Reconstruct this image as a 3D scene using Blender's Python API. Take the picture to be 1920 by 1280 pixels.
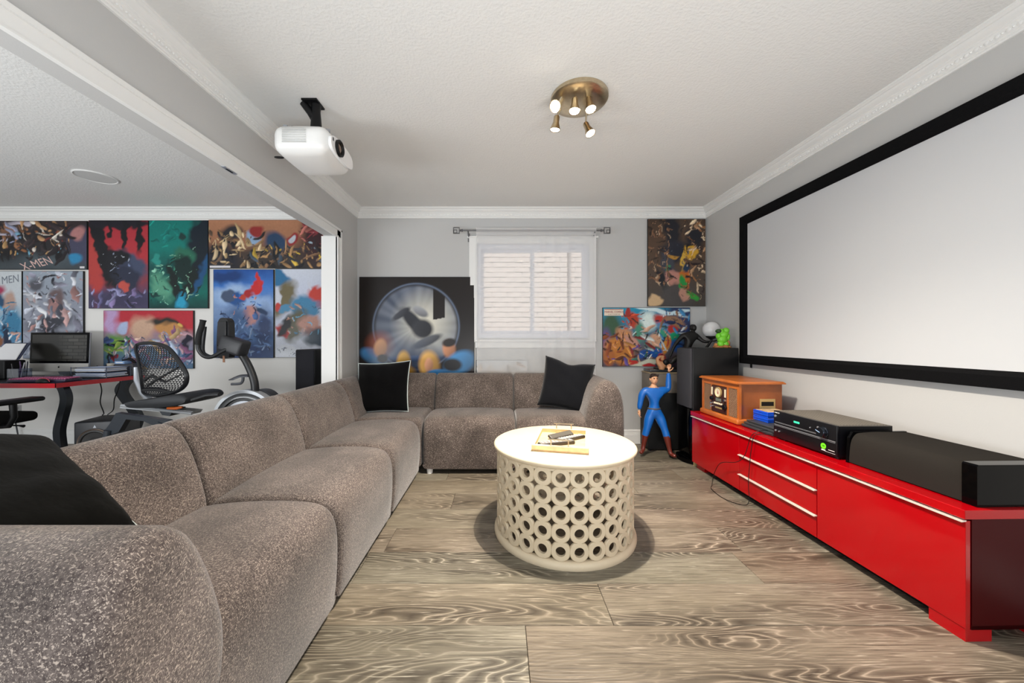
import bpy, bmesh, math, random
import numpy as np
from mathutils import Matrix, Vector
for o in list(bpy.data.objects):
    bpy.data.objects.remove(o, do_unlink=True)
S = bpy.context.scene
C = S.collection
R = math.radians
EYE, FOC, VX, VY = 1.12, 690.0, 940.0, 636.0     # eye height, focal length and vanishing point (1920x1280 frame)

# ------------------------------------------------------------------ camera
cam = bpy.data.cameras.new('camera')
cam.sensor_width = 36.0
cam.lens = FOC / 1920 * 36
cam.shift_x = (960 - VX) / 1920
cam.shift_y = -(640 - VY) / 1920
cam.clip_start = 0.02
camo = bpy.data.objects.new('camera', cam)
camo.location = (0, 0, EYE)
camo.rotation_euler = (R(90), 0, 0)
C.objects.link(camo)
S.camera = camo

# ------------------------------------------------------------------ daylight and exposure
W = bpy.data.worlds.new('overcast_daylight')
S.world = W
W.use_nodes = True
W.node_tree.nodes['Background'].inputs[0].default_value = (0.93, 0.965, 1.0, 1)
W.node_tree.nodes['Background'].inputs[1].default_value = 0.62
S.view_settings.view_transform = 'Standard'
S.view_settings.look = 'None'
S.view_settings.gamma = 1.0
S.view_settings.use_curve_mapping = False
S.view_settings.exposure = 0.06
LAMP_POWER = 112.0
sun = bpy.data.lights.new('sun', 'SUN')
sun.energy = 9.0
sun.angle = R(1.0)
suno = bpy.data.objects.new('sun', sun)
suno.rotation_euler = Vector((-.06, .30, -.95)).to_track_quat('-Z', 'Y').to_euler()
C.objects.link(suno)
for lx_, ly_, sx_, pw_ in ((0.3, -.35, 2.6, 46), (-3.6, -.35, 3.0, 84)):      # added fill lights behind the camera, aimed up to brighten the ceilings
    al = bpy.data.lights.new('fill_light', 'AREA')
    al.shape = 'RECTANGLE'
    al.size, al.size_y = sx_, 0.5
    al.energy = pw_
    al.color = (.95, .98, 1.0)
    alo = bpy.data.objects.new('fill_light', al)
    alo.location = (lx_, ly_, .75)
    alo.rotation_euler = (R(180 - 50), 0, 0)
    C.objects.link(alo)
S.cycles.max_bounces = 10
S.cycles.diffuse_bounces = 6
S.cycles.transparent_max_bounces = 16


# ------------------------------------------------------------------ helpers
def at(px, py, d):
    """point at depth d seen at a pixel of the photograph"""
    return Vector(((px - VX) * d / FOC, d, EYE - (py - VY) * d / FOC))


def lin(h):
    if not isinstance(h, str):
        return tuple(h)
    h = h.lstrip('#')
    c = [int(h[i:i + 2], 16) / 255 for i in (0, 2, 4)]
    return tuple(x / 12.92 if x <= 0.04045 else ((x + 0.055) / 1.055) ** 2.4 for x in c)


def mat(name, col, rough=0.5, metal=0.0, spec=0.5, coat=0.0, sheen=0.0, emit=0.0, noise=None, bump=None):
    """noise = (scale, amount): colour variation; bump = (scale, strength, detail)"""
    m = bpy.data.materials.new(name)
    m.use_nodes = True
    nt = m.node_tree
    b = nt.nodes['Principled BSDF']
    c = lin(col)
    b.inputs['Base Color'].default_value = (*c, 1)
    b.inputs['Roughness'].default_value = rough
    b.inputs['Metallic'].default_value = metal
    b.inputs['Specular IOR Level'].default_value = spec
    b.inputs['Coat Weight'].default_value = coat
    b.inputs['Coat Roughness'].default_value = 0.06
    b.inputs['Sheen Weight'].default_value = sheen
    if emit:
        b.inputs['Emission Color'].default_value = (*c, 1)
        b.inputs['Emission Strength'].default_value = emit
    if noise or bump:
        tc = nt.nodes.new('ShaderNodeTexCoord')
    if noise:
        n = nt.nodes.new('ShaderNodeTexNoise')
        n.inputs['Scale'].default_value = noise[0]
        n.inputs['Detail'].default_value = 4
        nt.links.new(tc.outputs['Object'], n.inputs['Vector'])
        r = nt.nodes.new('ShaderNodeValToRGB')
        a = noise[1]
        r.color_ramp.elements[0].position = 0.3
        r.color_ramp.elements[1].position = 0.7
        r.color_ramp.elements[0].color = (*[x * (1 - a) for x in c], 1)
        r.color_ramp.elements[1].color = (*[min(1, x * (1 + a)) for x in c], 1)
        nt.links.new(n.outputs['Fac'], r.inputs['Fac'])
        nt.links.new(r.outputs['Color'], b.inputs['Base Color'])
    if bump:
        n = nt.nodes.new('ShaderNodeTexNoise')
        n.inputs['Scale'].default_value = bump[0]
        n.inputs['Detail'].default_value = bump[2] if len(bump) > 2 else 3
        nt.links.new(tc.outputs['Object'], n.inputs['Vector'])
        bp = nt.nodes.new('ShaderNodeBump')
        bp.inputs['Strength'].default_value = bump[1]
        bp.inputs['Distance'].default_value = 0.01
        nt.links.new(n.outputs['Fac'], bp.inputs['Height'])
        nt.links.new(bp.outputs['Normal'], b.inputs['Normal'])
    return m


def curve(pts, k=6, closed=False):
    """Catmull-Rom through the points"""
    P = [np.array(p, float) for p in pts]
    n = len(P)
    out = []
    rng = range(n if closed else n - 1)
    for i in rng:
        if closed:
            p0, p1, p2, p3 = P[i - 1], P[i], P[(i + 1) % n], P[(i + 2) % n]
        else:
            p1, p2 = P[i], P[i + 1]
            p0 = P[i - 1] if i else 2 * p1 - p2
            p3 = P[i + 2] if i + 2 < n else 2 * p2 - p1
        for j in range(k):
            t = j / k
            out.append(0.5 * (2 * p1 + (p2 - p0) * t + (2 * p0 - 5 * p1 + 4 * p2 - p3) * t * t + (3 * p1 - p0 - 3 * p2 + p3) * t ** 3))
    if not closed:
        out.append(P[-1])
    return [tuple(p) for p in out]


class MB:
    """collects shapes, then links them as ONE mesh object"""
    def __init__(s, T=None):
        s.v, s.f, s.m, s.mi = [], [], [], 0
        s.T = T or Matrix()

    def add(s, vs, fs):
        b = len(s.v)
        s.v += [tuple(s.T @ Vector(p)) for p in vs]
        s.f += [tuple(i + b for i in f) for f in fs]
        s.m += [s.mi] * len(fs)
        return s

    def bb(s, x0, x1, y0, y1, z0, z1):
        v = [(x, y, z) for z in (z0, z1) for y in (y0, y1) for x in (x0, x1)]
        return s.add(v, [(0, 2, 3, 1), (4, 5, 7, 6), (0, 1, 5, 4), (2, 6, 7, 3), (0, 4, 6, 2), (1, 3, 7, 5)])

    def box(s, c, sz):
        return s.bb(c[0] - sz[0] / 2, c[0] + sz[0] / 2, c[1] - sz[1] / 2, c[1] + sz[1] / 2, c[2] - sz[2] / 2, c[2] + sz[2] / 2)

    def rbox(s, c, sz, r, k=3, puff=(0, 0, 0), fill=1):
        h = [x / 2 for x in sz]
        r = min(r, *[x * 0.98 for x in h])

        def ax(hh):
            a = [-hh + r * (1 - math.cos(math.pi / 2 * i / k)) for i in range(k + 1)]
            mid = [(-hh + r) + (2 * hh - 2 * r) * i / (fill + 1) for i in range(1, fill + 1)]
            return a + mid + [-x for x in reversed(a)]
        A = [ax(x) for x in h]
        n = [len(a) for a in A]
        idx, V, Fc = {}, [], []

        def vid(i, j, l):
            key = (i, j, l)
            if key not in idx:
                p = np.array([A[0][i], A[1][j], A[2][l]])
                q = np.array([max(-(h[a] - r), min(h[a] - r, p[a])) for a in range(3)])
                d = p - q
                L = np.linalg.norm(d)
                w = q + d / L * r if L > 1e-9 else p
                for a in range(3):
                    if puff[a]:
                        o1, o2 = (a + 1) % 3, (a + 2) % 3
                        w[a] += np.sign(w[a]) * puff[a] * (1 - (w[o1] / h[o1]) ** 2) * (1 - (w[o2] / h[o2]) ** 2)
                idx[key] = len(V)
                V.append((w[0] + c[0], w[1] + c[1], w[2] + c[2]))
            return idx[key]
        for a in range(3):
            b1, b2 = (a + 1) % 3, (a + 2) % 3
            for side in (0, n[a] - 1):
                for i in range(n[b1] - 1):
                    for j in range(n[b2] - 1):
                        q = []
                        for di, dj in ((0, 0), (1, 0), (1, 1), (0, 1)):
                            k3 = [0, 0, 0]
                            k3[a], k3[b1], k3[b2] = side, i + di, j + dj
                            q.append(vid(*k3))
                        Fc.append(tuple(q if side else reversed(q)))
        return s.add(V, Fc)

    def tube(s, pts, r, n=8, cap=True, flat=1.0):
        P = [Vector(p) for p in pts]
        rr = r if isinstance(r, (list, tuple)) else [r] * len(P)
        V, Fc = [], []
        t = (P[1] - P[0]).normalized()
        u = t.orthogonal().normalized()
        for i, p in enumerate(P):
            a = P[max(0, i - 1)]
            b = P[min(len(P) - 1, i + 1)]
            t2 = (b - a).normalized()
            u = (u - t2 * u.dot(t2)).normalized()
            w = t2.cross(u)
            for j in range(n):
                g = 2 * math.pi * j / n
                V.append(p + u * (rr[i] * math.cos(g)) + w * (rr[i] * flat * math.sin(g)))
        for i in range(len(P) - 1):
            for j in range(n):
                Fc.append((i * n + j, i * n + (j + 1) % n, (i + 1) * n + (j + 1) % n, (i + 1) * n + j))
        if cap:
            Fc.append(tuple(reversed(range(n))))
            Fc.append(tuple(range((len(P) - 1) * n, len(P) * n)))
        return s.add(V, Fc)

    def cyl(s, p0, p1, r0, r1=None, n=20):
        return s.tube([p0, p1], [r0, r0 if r1 is None else r1], n)

    def lathe(s, prof, c=(0, 0, 0), n=32, axis=None):
        """prof = [(radius, height)], about z or the given axis vector"""
        M = Matrix.Translation(Vector(c))
        if axis is not None:
            M = M @ Vector(axis).to_track_quat('Z', 'Y').to_matrix().to_4x4()
        V, Fc = [], []
        for r, z in prof:
            for j in range(n):
                g = 2 * math.pi * j / n
                V.append(M @ Vector((max(r, 1e-5) * math.cos(g), max(r, 1e-5) * math.sin(g), z)))
        for i in range(len(prof) - 1):
            for j in range(n):
                Fc.append((i * n + j, i * n + (j + 1) % n, (i + 1) * n + (j + 1) % n, (i + 1) * n + j))
        return s.add(V, Fc)

    def ball(s, c, r, n=16, M=None):
        r = r if isinstance(r, (list, tuple)) else (r, r, r)
        V, Fc = [], []
        k = n // 2
        for i in range(k + 1):
            a = math.pi * i / k
            for j in range(n):
                g = 2 * math.pi * j / n
                p = Vector((r[0] * math.sin(a) * math.cos(g), r[1] * math.sin(a) * math.sin(g), r[2] * math.cos(a)))
                if M:
                    p = M @ p
                V.append(p + Vector(c))
        for i in range(k):
            for j in range(n):
                Fc.append((i * n + j, (i + 1) * n + j, (i + 1) * n + (j + 1) % n, i * n + (j + 1) % n))
        return s.add(V, Fc)

    def prism(s, poly, vec):
        n = len(poly)
        V = [Vector(p) for p in poly] + [Vector(p) + Vector(vec) for p in poly]
        Fc = [tuple(range(n)), tuple(reversed(range(n, 2 * n)))]
        Fc += [(i, i + n, (i + 1) % n + n, (i + 1) % n) for i in range(n)]
        return s.add(V, Fc)

    def grid(s, fn, nu, nv):
        V = [fn(i / nu, j / nv) for j in range(nv + 1) for i in range(nu + 1)]
        Fc = [(j * (nu + 1) + i, j * (nu + 1) + i + 1, (j + 1) * (nu + 1) + i + 1, (j + 1) * (nu + 1) + i) for j in range(nv) for i in range(nu)]
        return s.add(V, Fc)

    def mesh(s, name, mats, smooth=True, angle=38, weld=False):
        me = bpy.data.meshes.new(name)
        me.from_pydata(s.v, [], s.f)
        ms = mats if isinstance(mats, (list, tuple)) else [mats]
        for m in ms:
            me.materials.append(m)
        if len(ms) > 1:
            me.polygons.foreach_set('material_index', s.m)
        bm = bmesh.new()
        bm.from_mesh(me)
        if weld:
            bmesh.ops.remove_doubles(bm, verts=bm.verts, dist=1e-5)
        bmesh.ops.recalc_face_normals(bm, faces=bm.faces)
        bm.to_mesh(me)
        bm.free()
        if smooth:
            me.polygons.foreach_set('use_smooth', [True] * len(me.polygons))
            me.set_sharp_from_angle(angle=R(angle))
        return me

    def build(s, name, mats, parent=None, smooth=True, angle=38, weld=False):
        return link(name, s.mesh(name, mats, smooth, angle, weld), parent)


def link(name, me, parent=None):
    o = bpy.data.objects.new(name, me)
    C.objects.link(o)
    if parent is not None:
        put(o, parent)
    return o


def put(o, parent):
    """parent o, keeping its mesh in world coordinates"""
    o.parent = parent
    if parent.parent is None:
        o.matrix_parent_inverse = Matrix.Translation(-parent.location)


def thing(name, label, cat, loc=(0, 0, 0), group=None):
    o = bpy.data.objects.new(name, None)
    C.objects.link(o)
    o.location = loc
    o.empty_display_size = 0.05
    o['label'] = label
    o['category'] = cat
    if group:
        o['group'] = group
    return o


def tag(o, label, cat, group=None):
    o['label'] = label
    o['category'] = cat
    if group:
        o['group'] = group
    return o


def struct(o):
    o['kind'] = 'structure'
    return o


def stuff(o):
    o['kind'] = 'stuff'
    return o


def letters(name, body, size, M, m, parent, sx=1.0, shear=0.0, depth=0.0006):
    """flat lettering as a mesh; M maps the text plane (x right, y up, z towards the reader)"""
    cu = bpy.data.curves.new(name, 'FONT')
    cu.body = body
    cu.size = size
    cu.align_x = 'CENTER'
    cu.align_y = 'CENTER'
    cu.extrude = depth
    cu.shear = shear
    cu.resolution_u = 2
    t = bpy.data.objects.new('tmp', cu)
    C.objects.link(t)
    me = bpy.data.meshes.new_from_object(t.evaluated_get(bpy.context.evaluated_depsgraph_get()))
    bpy.data.objects.remove(t, do_unlink=True)
    me.transform(M @ Matrix.Diagonal((sx, 1, 1, 1)))
    me.materials.clear()
    me.materials.append(m)
    return link(name, me, parent)


def skin(name, joints, edges, root, mats, parent, sub=2, pick=None):
    """one continuous body: a skin over joined bones with a radius at each joint"""
    names = list(joints)
    me = bpy.data.meshes.new(name)
    me.from_pydata([joints[n][0] for n in names], [(names.index(a), names.index(b)) for a, b in edges], [])
    o = bpy.data.objects.new('tmp', me)
    C.objects.link(o)
    md = o.modifiers.new('s', 'SKIN')
    md.use_smooth_shade = True
    sv = me.skin_vertices[0].data
    for i, n in enumerate(names):
        r = joints[n][1]
        sv[i].radius = r if isinstance(r, tuple) else (r, r)
        sv[i].use_root = n == root
    o.modifiers.new('b', 'SUBSURF').levels = sub
    dg = bpy.context.evaluated_depsgraph_get()
    out = bpy.data.meshes.new_from_object(o.evaluated_get(dg))
    bpy.data.objects.remove(o, do_unlink=True)
    out.materials.clear()
    for m in (mats if isinstance(mats, (list, tuple)) else [mats]):
        out.materials.append(m)
    for p in out.polygons:
        p.use_smooth = True
        if pick:
            p.material_index = pick(p.center)
    return link(name, out, parent)


# ------------------------------------------------------------------ materials of the room
def floor_mat():
    m = bpy.data.materials.new('greyed_oak_laminate')
    m.use_nodes = True
    nt = m.node_tree
    N, Lk = nt.nodes, nt.links
    b = N['Principled BSDF']
    tc = N.new('ShaderNodeTexCoord')
    oi = N.new('ShaderNodeObjectInfo')
    mul = N.new('ShaderNodeVectorMath')
    mul.operation = 'MULTIPLY_ADD'
    cmb = N.new('ShaderNodeCombineXYZ')
    rs = N.new('ShaderNodeMath')
    rs.operation = 'MULTIPLY'
    rs.inputs[1].default_value = 57.0
    Lk.new(oi.outputs['Random'], rs.inputs[0])
    for i in range(3):
        Lk.new(rs.outputs[0], cmb.inputs[i])
    Lk.new(tc.outputs['Object'], mul.inputs[0])
    mul.inputs[1].default_value = (1, 1, 1)
    Lk.new(cmb.outputs[0], mul.inputs[2])

    def noise(scale, detail, sc, dist=0.0, rough=0.5):
        mp = N.new('ShaderNodeMapping')
        mp.inputs['Scale'].default_value = sc
        Lk.new(mul.outputs[0], mp.inputs['Vector'])
        n = N.new('ShaderNodeTexNoise')
        n.inputs['Scale'].default_value = scale
        n.inputs['Detail'].default_value = detail
        n.inputs['Distortion'].default_value = dist
        n.inputs['Roughness'].default_value = rough
        Lk.new(mp.outputs[0], n.inputs['Vector'])
        return n.outputs['Fac']

    def ramp(f, st):
        r = N.new('ShaderNodeValToRGB')
        e = r.color_ramp.elements
        while len(e) < len(st):
            e.new(0.5)
        for i, (p, c) in enumerate(st):
            e[i].position = p
            e[i].color = (*lin(c), 1)
        Lk.new(f, r.inputs['Fac'])
        return r.outputs['Color']

    def math_(op, a, bb):
        x = N.new('ShaderNodeMath')
        x.operation = op
        for i, q in enumerate((a, bb)):
            if isinstance(q, (int, float)):
                x.inputs[i].default_value = q
            else:
                Lk.new(q, x.inputs[i])
        return x.outputs[0]

    def mix(f, a, bb, kind='MIX'):
        x = N.new('ShaderNodeMix')
        x.data_type = 'RGBA'
        x.blend_type = kind
        if isinstance(f, (int, float)):
            x.inputs[0].default_value = f
        else:
            Lk.new(f, x.inputs[0])
        for i, q in ((6, a), (7, bb)):
            if isinstance(q, str):
                x.inputs[i].default_value = (*lin(q), 1)
            else:
                Lk.new(q, x.inputs[i])
        return x.outputs[2]
    # cathedral grain: contour lines of a stretched noise
    low = noise(1.0, 1.5, (1.1, 6.5, 1))
    cont = math_('PINGPONG', math_('MULTIPLY', low, 64.0), 1.0)
    cath = ramp(cont, [(0.0, '4c463f'), (0.5, '645e55'), (0.8, '787167'), (1.0, 'a8a195')])
    fine = ramp(noise(1.0, 4, (5, 150, 1), 0.6, 0.62), [(0.30, '59534b'), (0.46, '7e786e'), (0.68, '9b9588')])
    area = noise(1.0, 1.0, (0.9, 5.0, 1))
    aramp = N.new('ShaderNodeValToRGB')
    aramp.color_ramp.elements[0].position = 0.44
    aramp.color_ramp.elements[1].position = 0.60
    Lk.new(area, aramp.inputs['Fac'])
    col = mix(aramp.outputs['Color'], fine, cath)
    fl = N.new('ShaderNodeValToRGB')
    fl.color_ramp.elements[0].position = 0.60
    fl.color_ramp.elements[1].position = 0.70
    Lk.new(noise(1.0, 3, (9, 210, 1), 0.3), fl.inputs['Fac'])
    col = mix(math_('MULTIPLY', fl.outputs['Color'], 0.7), col, 'c4bfb4')
    tone = ramp(oi.outputs['Random'], [(0.0, 'fff4e6'), (0.35, 'ebebe2'), (0.7, 'f3e2d6'), (1.0, 'fffaf2')])
    blot = ramp(noise(1.0, 2, (1.2, 3.2, 1)), [(0.3, 'c9c6c0'), (0.65, 'ffffff')])
    col = mix(0.85, col, tone, 'MULTIPLY')
    col = mix(0.8, col, blot, 'MULTIPLY')
    Lk.new(col, b.inputs['Base Color'])
    b.inputs['Roughness'].default_value = 0.42
    b.inputs['Specular IOR Level'].default_value = 0.35
    bp = N.new('ShaderNodeBump')
    bp.inputs['Strength'].default_value = 0.12
    bp.inputs['Distance'].default_value = 0.003
    Lk.new(cont, bp.inputs['Height'])
    Lk.new(bp.outputs['Normal'], b.inputs['Normal'])
    return m


def tweed(name, dark, mid, light):
    m = bpy.data.materials.new(name)
    m.use_nodes = True
    nt = m.node_tree
    N, Lk = nt.nodes, nt.links
    b = N['Principled BSDF']
    tc = N.new('ShaderNodeTexCoord')

    def noise(sc, detail=1.0):
        mp = N.new('ShaderNodeMapping')
        mp.inputs['Scale'].default_value = sc
        mp.inputs['Rotation'].default_value = (0.4, 0.3, 0.5)
        Lk.new(tc.outputs['Object'], mp.inputs['Vector'])
        n = N.new('ShaderNodeTexNoise')
        n.inputs['Scale'].default_value = 1.0
        n.inputs['Detail'].default_value = detail
        Lk.new(mp.outputs[0], n.inputs['Vector'])
        return n.outputs['Fac']
    base = N.new('ShaderNodeValToRGB')
    base.color_ramp.elements[0].position = 0.35
    base.color_ramp.elements[0].color = (*lin(dark), 1)
    base.color_ramp.elements[1].position = 0.66
    base.color_ramp.elements[1].color = (*lin(mid), 1)
    Lk.new(noise((150, 150, 150), 3), base.inputs['Fac'])
    mx = N.new('ShaderNodeMath')
    mx.operation = 'MAXIMUM'
    a1 = noise((480, 130, 430))
    a2 = noise((130, 480, 180))
    Lk.new(a1, mx.inputs[0])
    Lk.new(a2, mx.inputs[1])
    fr = N.new('ShaderNodeValToRGB')
    fr.color_ramp.elements[0].position = 0.60
    fr.color_ramp.elements[1].position = 0.70
    Lk.new(mx.outputs[0], fr.inputs['Fac'])
    mixn = N.new('ShaderNodeMix')
    mixn.data_type = 'RGBA'
    Lk.new(fr.outputs['Color'], mixn.inputs[0])
    Lk.new(base.outputs['Color'], mixn.inputs[6])
    mixn.inputs[7].default_value = (*lin(light), 1)
    # brushed patches of the nap
    nap = N.new('ShaderNodeValToRGB')
    nap.color_ramp.elements[0].position = 0.32
    nap.color_ramp.elements[0].color = (0.60, 0.60, 0.60, 1)
    nap.color_ramp.elements[1].position = 0.62
    nap.color_ramp.elements[1].color = (1, 1, 1, 1)
    Lk.new(noise((5, 4, 5), 3), nap.inputs['Fac'])
    mu = N.new('ShaderNodeMix')
    mu.data_type = 'RGBA'
    mu.blend_type = 'MULTIPLY'
    mu.inputs[0].default_value = 1.0
    Lk.new(mixn.outputs[2], mu.inputs[6])
    Lk.new(nap.outputs['Color'], mu.inputs[7])
    Lk.new(mu.outputs[2], b.inputs['Base Color'])
    b.inputs['Roughness'].default_value = 0.9
    b.inputs['Specular IOR Level'].default_value = 0.15
    b.inputs['Sheen Weight'].default_value = 0.35
    b.inputs['Sheen Roughness'].default_value = 0.4
    bp = N.new('ShaderNodeBump')
    bp.inputs['Strength'].default_value = 0.35
    bp.inputs['Distance'].default_value = 0.004
    Lk.new(mx.outputs[0], bp.inputs['Height'])
    Lk.new(bp.outputs['Normal'], b.inputs['Normal'])
    return m


def sheer_mat():
    m = bpy.data.materials.new('sheer_voile')
    m.use_nodes = True
    nt = m.node_tree
    N, Lk = nt.nodes, nt.links
    N.remove(N['Principled BSDF'])
    out = N['Material Output']
    tr = N.new('ShaderNodeBsdfTransparent')
    df = N.new('ShaderNodeBsdfDiffuse')
    df.inputs[0].default_value = (0.86, 0.86, 0.86, 1)
    tl = N.new('ShaderNodeBsdfTranslucent')
    tl.inputs[0].default_value = (0.86, 0.86, 0.88, 1)
    m1 = N.new('ShaderNodeMixShader')
    m1.inputs[0].default_value = 0.35
    Lk.new(df.outputs[0], m1.inputs[1])
    Lk.new(tl.outputs[0], m1.inputs[2])
    m2 = N.new('ShaderNodeMixShader')
    m2.inputs[0].default_value = 0.50
    Lk.new(tr.outputs[0], m2.inputs[1])
    Lk.new(m1.outputs[0], m2.inputs[2])
    Lk.new(m2.outputs[0], out.inputs[0])
    return m


def glass_mat(name='window_glass', tint=(0.97, 0.99, 0.98), gloss=0.06):
    m = bpy.data.materials.new(name)
    m.use_nodes = True
    nt = m.node_tree
    N, Lk = nt.nodes, nt.links
    N.remove(N['Principled BSDF'])
    tr = N.new('ShaderNodeBsdfTransparent')
    tr.inputs[0].default_value = (*tint, 1)
    gl = N.new('ShaderNodeBsdfGlossy')
    gl.inputs['Roughness'].default_value = 0.02
    mx = N.new('ShaderNodeMixShader')
    mx.inputs[0].default_value = gloss
    Lk.new(tr.outputs[0], mx.inputs[1])
    Lk.new(gl.outputs[0], mx.inputs[2])
    Lk.new(mx.outputs[0], N['Material Output'].inputs[0])
    return m


M_floor = floor_mat()
M_under = mat('floor_underlay', '3a342d', 0.9)
M_grey = mat('light_grey_wall_paint', 'c3c3c2', 0.75, spec=0.25, bump=(160, 0.04))
M_white_wall = mat('white_wall_paint', 'e6e4e0', 0.75, spec=0.25, bump=(160, 0.04))
M_ceil = mat('stippled_ceiling_paint', 'e6e6e4', 0.9, spec=0.2, bump=(75, 0.30, 4))
M_trim = mat('white_gloss_trim', 'ececea', 0.4, spec=0.4)
M_vinyl = mat('white_vinyl', 'e6e8f0', 0.35)
M_glass = glass_mat()
M_sheer = sheer_mat()
M_black = mat('black_plastic', '0b0b0d', 0.45, spec=.3, noise=(40, 0.2))
M_gloss = mat('gloss_black', '030304', 0.08, spec=.14)
M_char = mat('charcoal_plastic', '2a2c31', 0.45, noise=(30, 0.15))
M_grille = mat('black_speaker_cloth', '1c1b1b', 0.95, spec=0.05, bump=(900, 0.5))
M_felt = mat('black_velvet_frame', '08080a', 0.9, spec=0.15, bump=(300, 0.3))
M_steel = mat('brushed_nickel', 'c8b89c', 0.3, 1.0, noise=(60, 0.08))
M_alu = mat('satin_aluminium', 'd8d6d2', 0.35, 0.9)
M_silver = mat('silver_paint', 'a9adb4', 0.35, 0.6)
M_whitep = mat('white_plastic', 'e9e9e7', 0.35)
M_paper = mat('white_paper', 'e8e8ea', 0.8)
M_pbl = mat('pale_blue_paper', 'b9c7e2', 0.8)

# ------------------------------------------------------------------ room shell
BACK, RIGHT, LEFT, LEFT2 = 3.963, 2.206, -1.551, -1.675
FARL, NEAR, CEIL = -6.1, -0.55, 2.524
HEAD = 2.10          # underside of the beam over the wide opening
STUB = 3.46          # where the opening starts

flo = struct(MB().bb(FARL - .1, RIGHT + .1, NEAR, BACK + .1, -0.12, -0.012).build('floor', M_under, smooth=False))
random.seed(4)
PW, PL = 0.2475, 1.9
joint = {1: 0.094, 2: 0.441, 3: 1.21, 4: -0.62, 5: 0.75, 6: -0.335, 7: 1.0, 8: -0.438, 9: 0.6, 0: -0.5}
row = 0
y = 1.1945 - PW * 16
while y < BACK - 0.01:
    i = round((y - 1.1945) / PW) + 1
    off = joint.get(i, random.uniform(-0.9, 0.9))
    x0 = off - PL * math.ceil((off - FARL) / PL)
    while x0 < RIGHT:
        a, b2 = max(x0, FARL), min(x0 + PL, RIGHT)
        y1 = min(y + PW, BACK)
        if b2 - a > 0.02 and y1 > NEAR:
            g = 0.0009
            ya = max(y, NEAR)
            cx, cy = (a + b2) / 2, (ya + y1) / 2
            hx, hy = (b2 - a) / 2 - g, (y1 - ya) / 2 - g
            e = 0.0012
            p = MB()
            V = [(sx * hx, sy * hy, -0.012) for sx, sy in ((-1, -1), (1, -1), (1, 1), (-1, 1))]
            V += [(sx * hx, sy * hy, -e) for sx, sy in ((-1, -1), (1, -1), (1, 1), (-1, 1))]
            V += [(sx * (hx - e), sy * (hy - e), 0) for sx, sy in ((-1, -1), (1, -1), (1, 1), (-1, 1))]
            Fc = [(3, 2, 1, 0), (8, 9, 10, 11)]
            for l in (0, 4):
                Fc += [(l + k, l + (k + 1) % 4, l + 4 + (k + 1) % 4, l + 4 + k) for k in range(4)]
            p.add(V, Fc)
            o = p.build('plank', M_floor, flo, smooth=False)
            o.location = (cx, cy, 0)
        x0 += PL
    y += PW

# back wall of the main room, with the window hole
WX0, WX1, WZ0, WZ1 = -0.275, 0.955, 1.135, 2.145       # rough opening of the window
w = MB()
w.bb(LEFT2, WX0, BACK, BACK + .16, 0, CEIL)
w.bb(WX1, RIGHT + .12, BACK, BACK + .16, 0, CEIL)
w.bb(WX0, WX1, BACK, BACK + .16, 0, WZ0)
w.bb(WX0, WX1, BACK, BACK + .16, WZ1, CEIL)
struct(w.build('wall_back', M_grey, smooth=False))
struct(MB().bb(FARL, LEFT2, BACK, BACK + .16, 0, CEIL).build('wall_office', M_white_wall, smooth=False))
struct(MB().bb(RIGHT, RIGHT + .12, NEAR, BACK, 0, CEIL).build('wall_right', M_grey, smooth=False))
w = MB()
w.bb(LEFT2, LEFT, STUB, BACK, 0, CEIL)
w.bb(LEFT2, LEFT, NEAR, STUB, HEAD, CEIL)
struct(w.build('wall_left', M_grey, smooth=False))
struct(MB().bb(FARL - .12, FARL, 2.6, BACK, 0, CEIL).build('wall_far', M_white_wall, smooth=False))
struct(MB().bb(FARL - .12, RIGHT + .12, NEAR - .9, BACK + .16, CEIL, CEIL + .1).build('ceiling', M_ceil, smooth=False))

PROF = [(0, -.103), (.011, -.103), (.014, -.096), (.012, -.088), (.018, -.084), (.024, -.056), (.030, -.052), (.031, -.046),
        (.038, -.041), (.047, -.034), (.052, -.027), (.054, -.021), (.060, -.019), (.066, -.013), (.071, -.010), (.071, 0), (0, 0)]


def moulding(name, p0, p1, nrm, prof, z, m0=1, m1=1):
    p0, p1, nrm = Vector(p0), Vector(p1), Vector(nrm)
    d = (p1 - p0).normalized()
    V, n = [], len(prof)
    for p, mi in ((p0, m0), (p1, -m1)):
        for a, h in prof:
            V.append((*(p + nrm * a + d * (a * mi)), z + h))
    Fc = [(i, (i + 1) % n, n + (i + 1) % n, n + i) for i in range(n)] + [tuple(range(n)), tuple(range(n, 2 * n))]
    return struct(MB().add(V, Fc).build(name, M_trim, angle=25))


def eggs(parent, p0, p1, nrm, z):
    """the small leaf pattern along the crown's middle band"""
    p0, p1, nrm = Vector(p0), Vector(p1), Vector(nrm)
    d = (p1 - p0).normalized()
    n = int((p1 - p0).length / 0.036)
    b = MB()
    for i in range(1, n):
        c = p0 + d * (0.036 * i) + nrm * 0.021
        for k, (dx, dz, s) in enumerate(((0, -.070, .011), (.018, -.070, .005))):
            q = c + d * dx
            pts = [(-s, 0), (-s * .5, -s), (s * .5, -s), (s, 0), (s * .5, s), (-s * .5, s)]
            V = [(*(q + d * a), z + dz + h * .9) for a, h in pts] + [(*(q + nrm * .006), z + dz)]
            b.add(V, [(j, (j + 1) % 6, 6) for j in range(6)])
    o = stuff(b.build('leaf_pattern', M_trim, parent))
    return o


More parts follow.
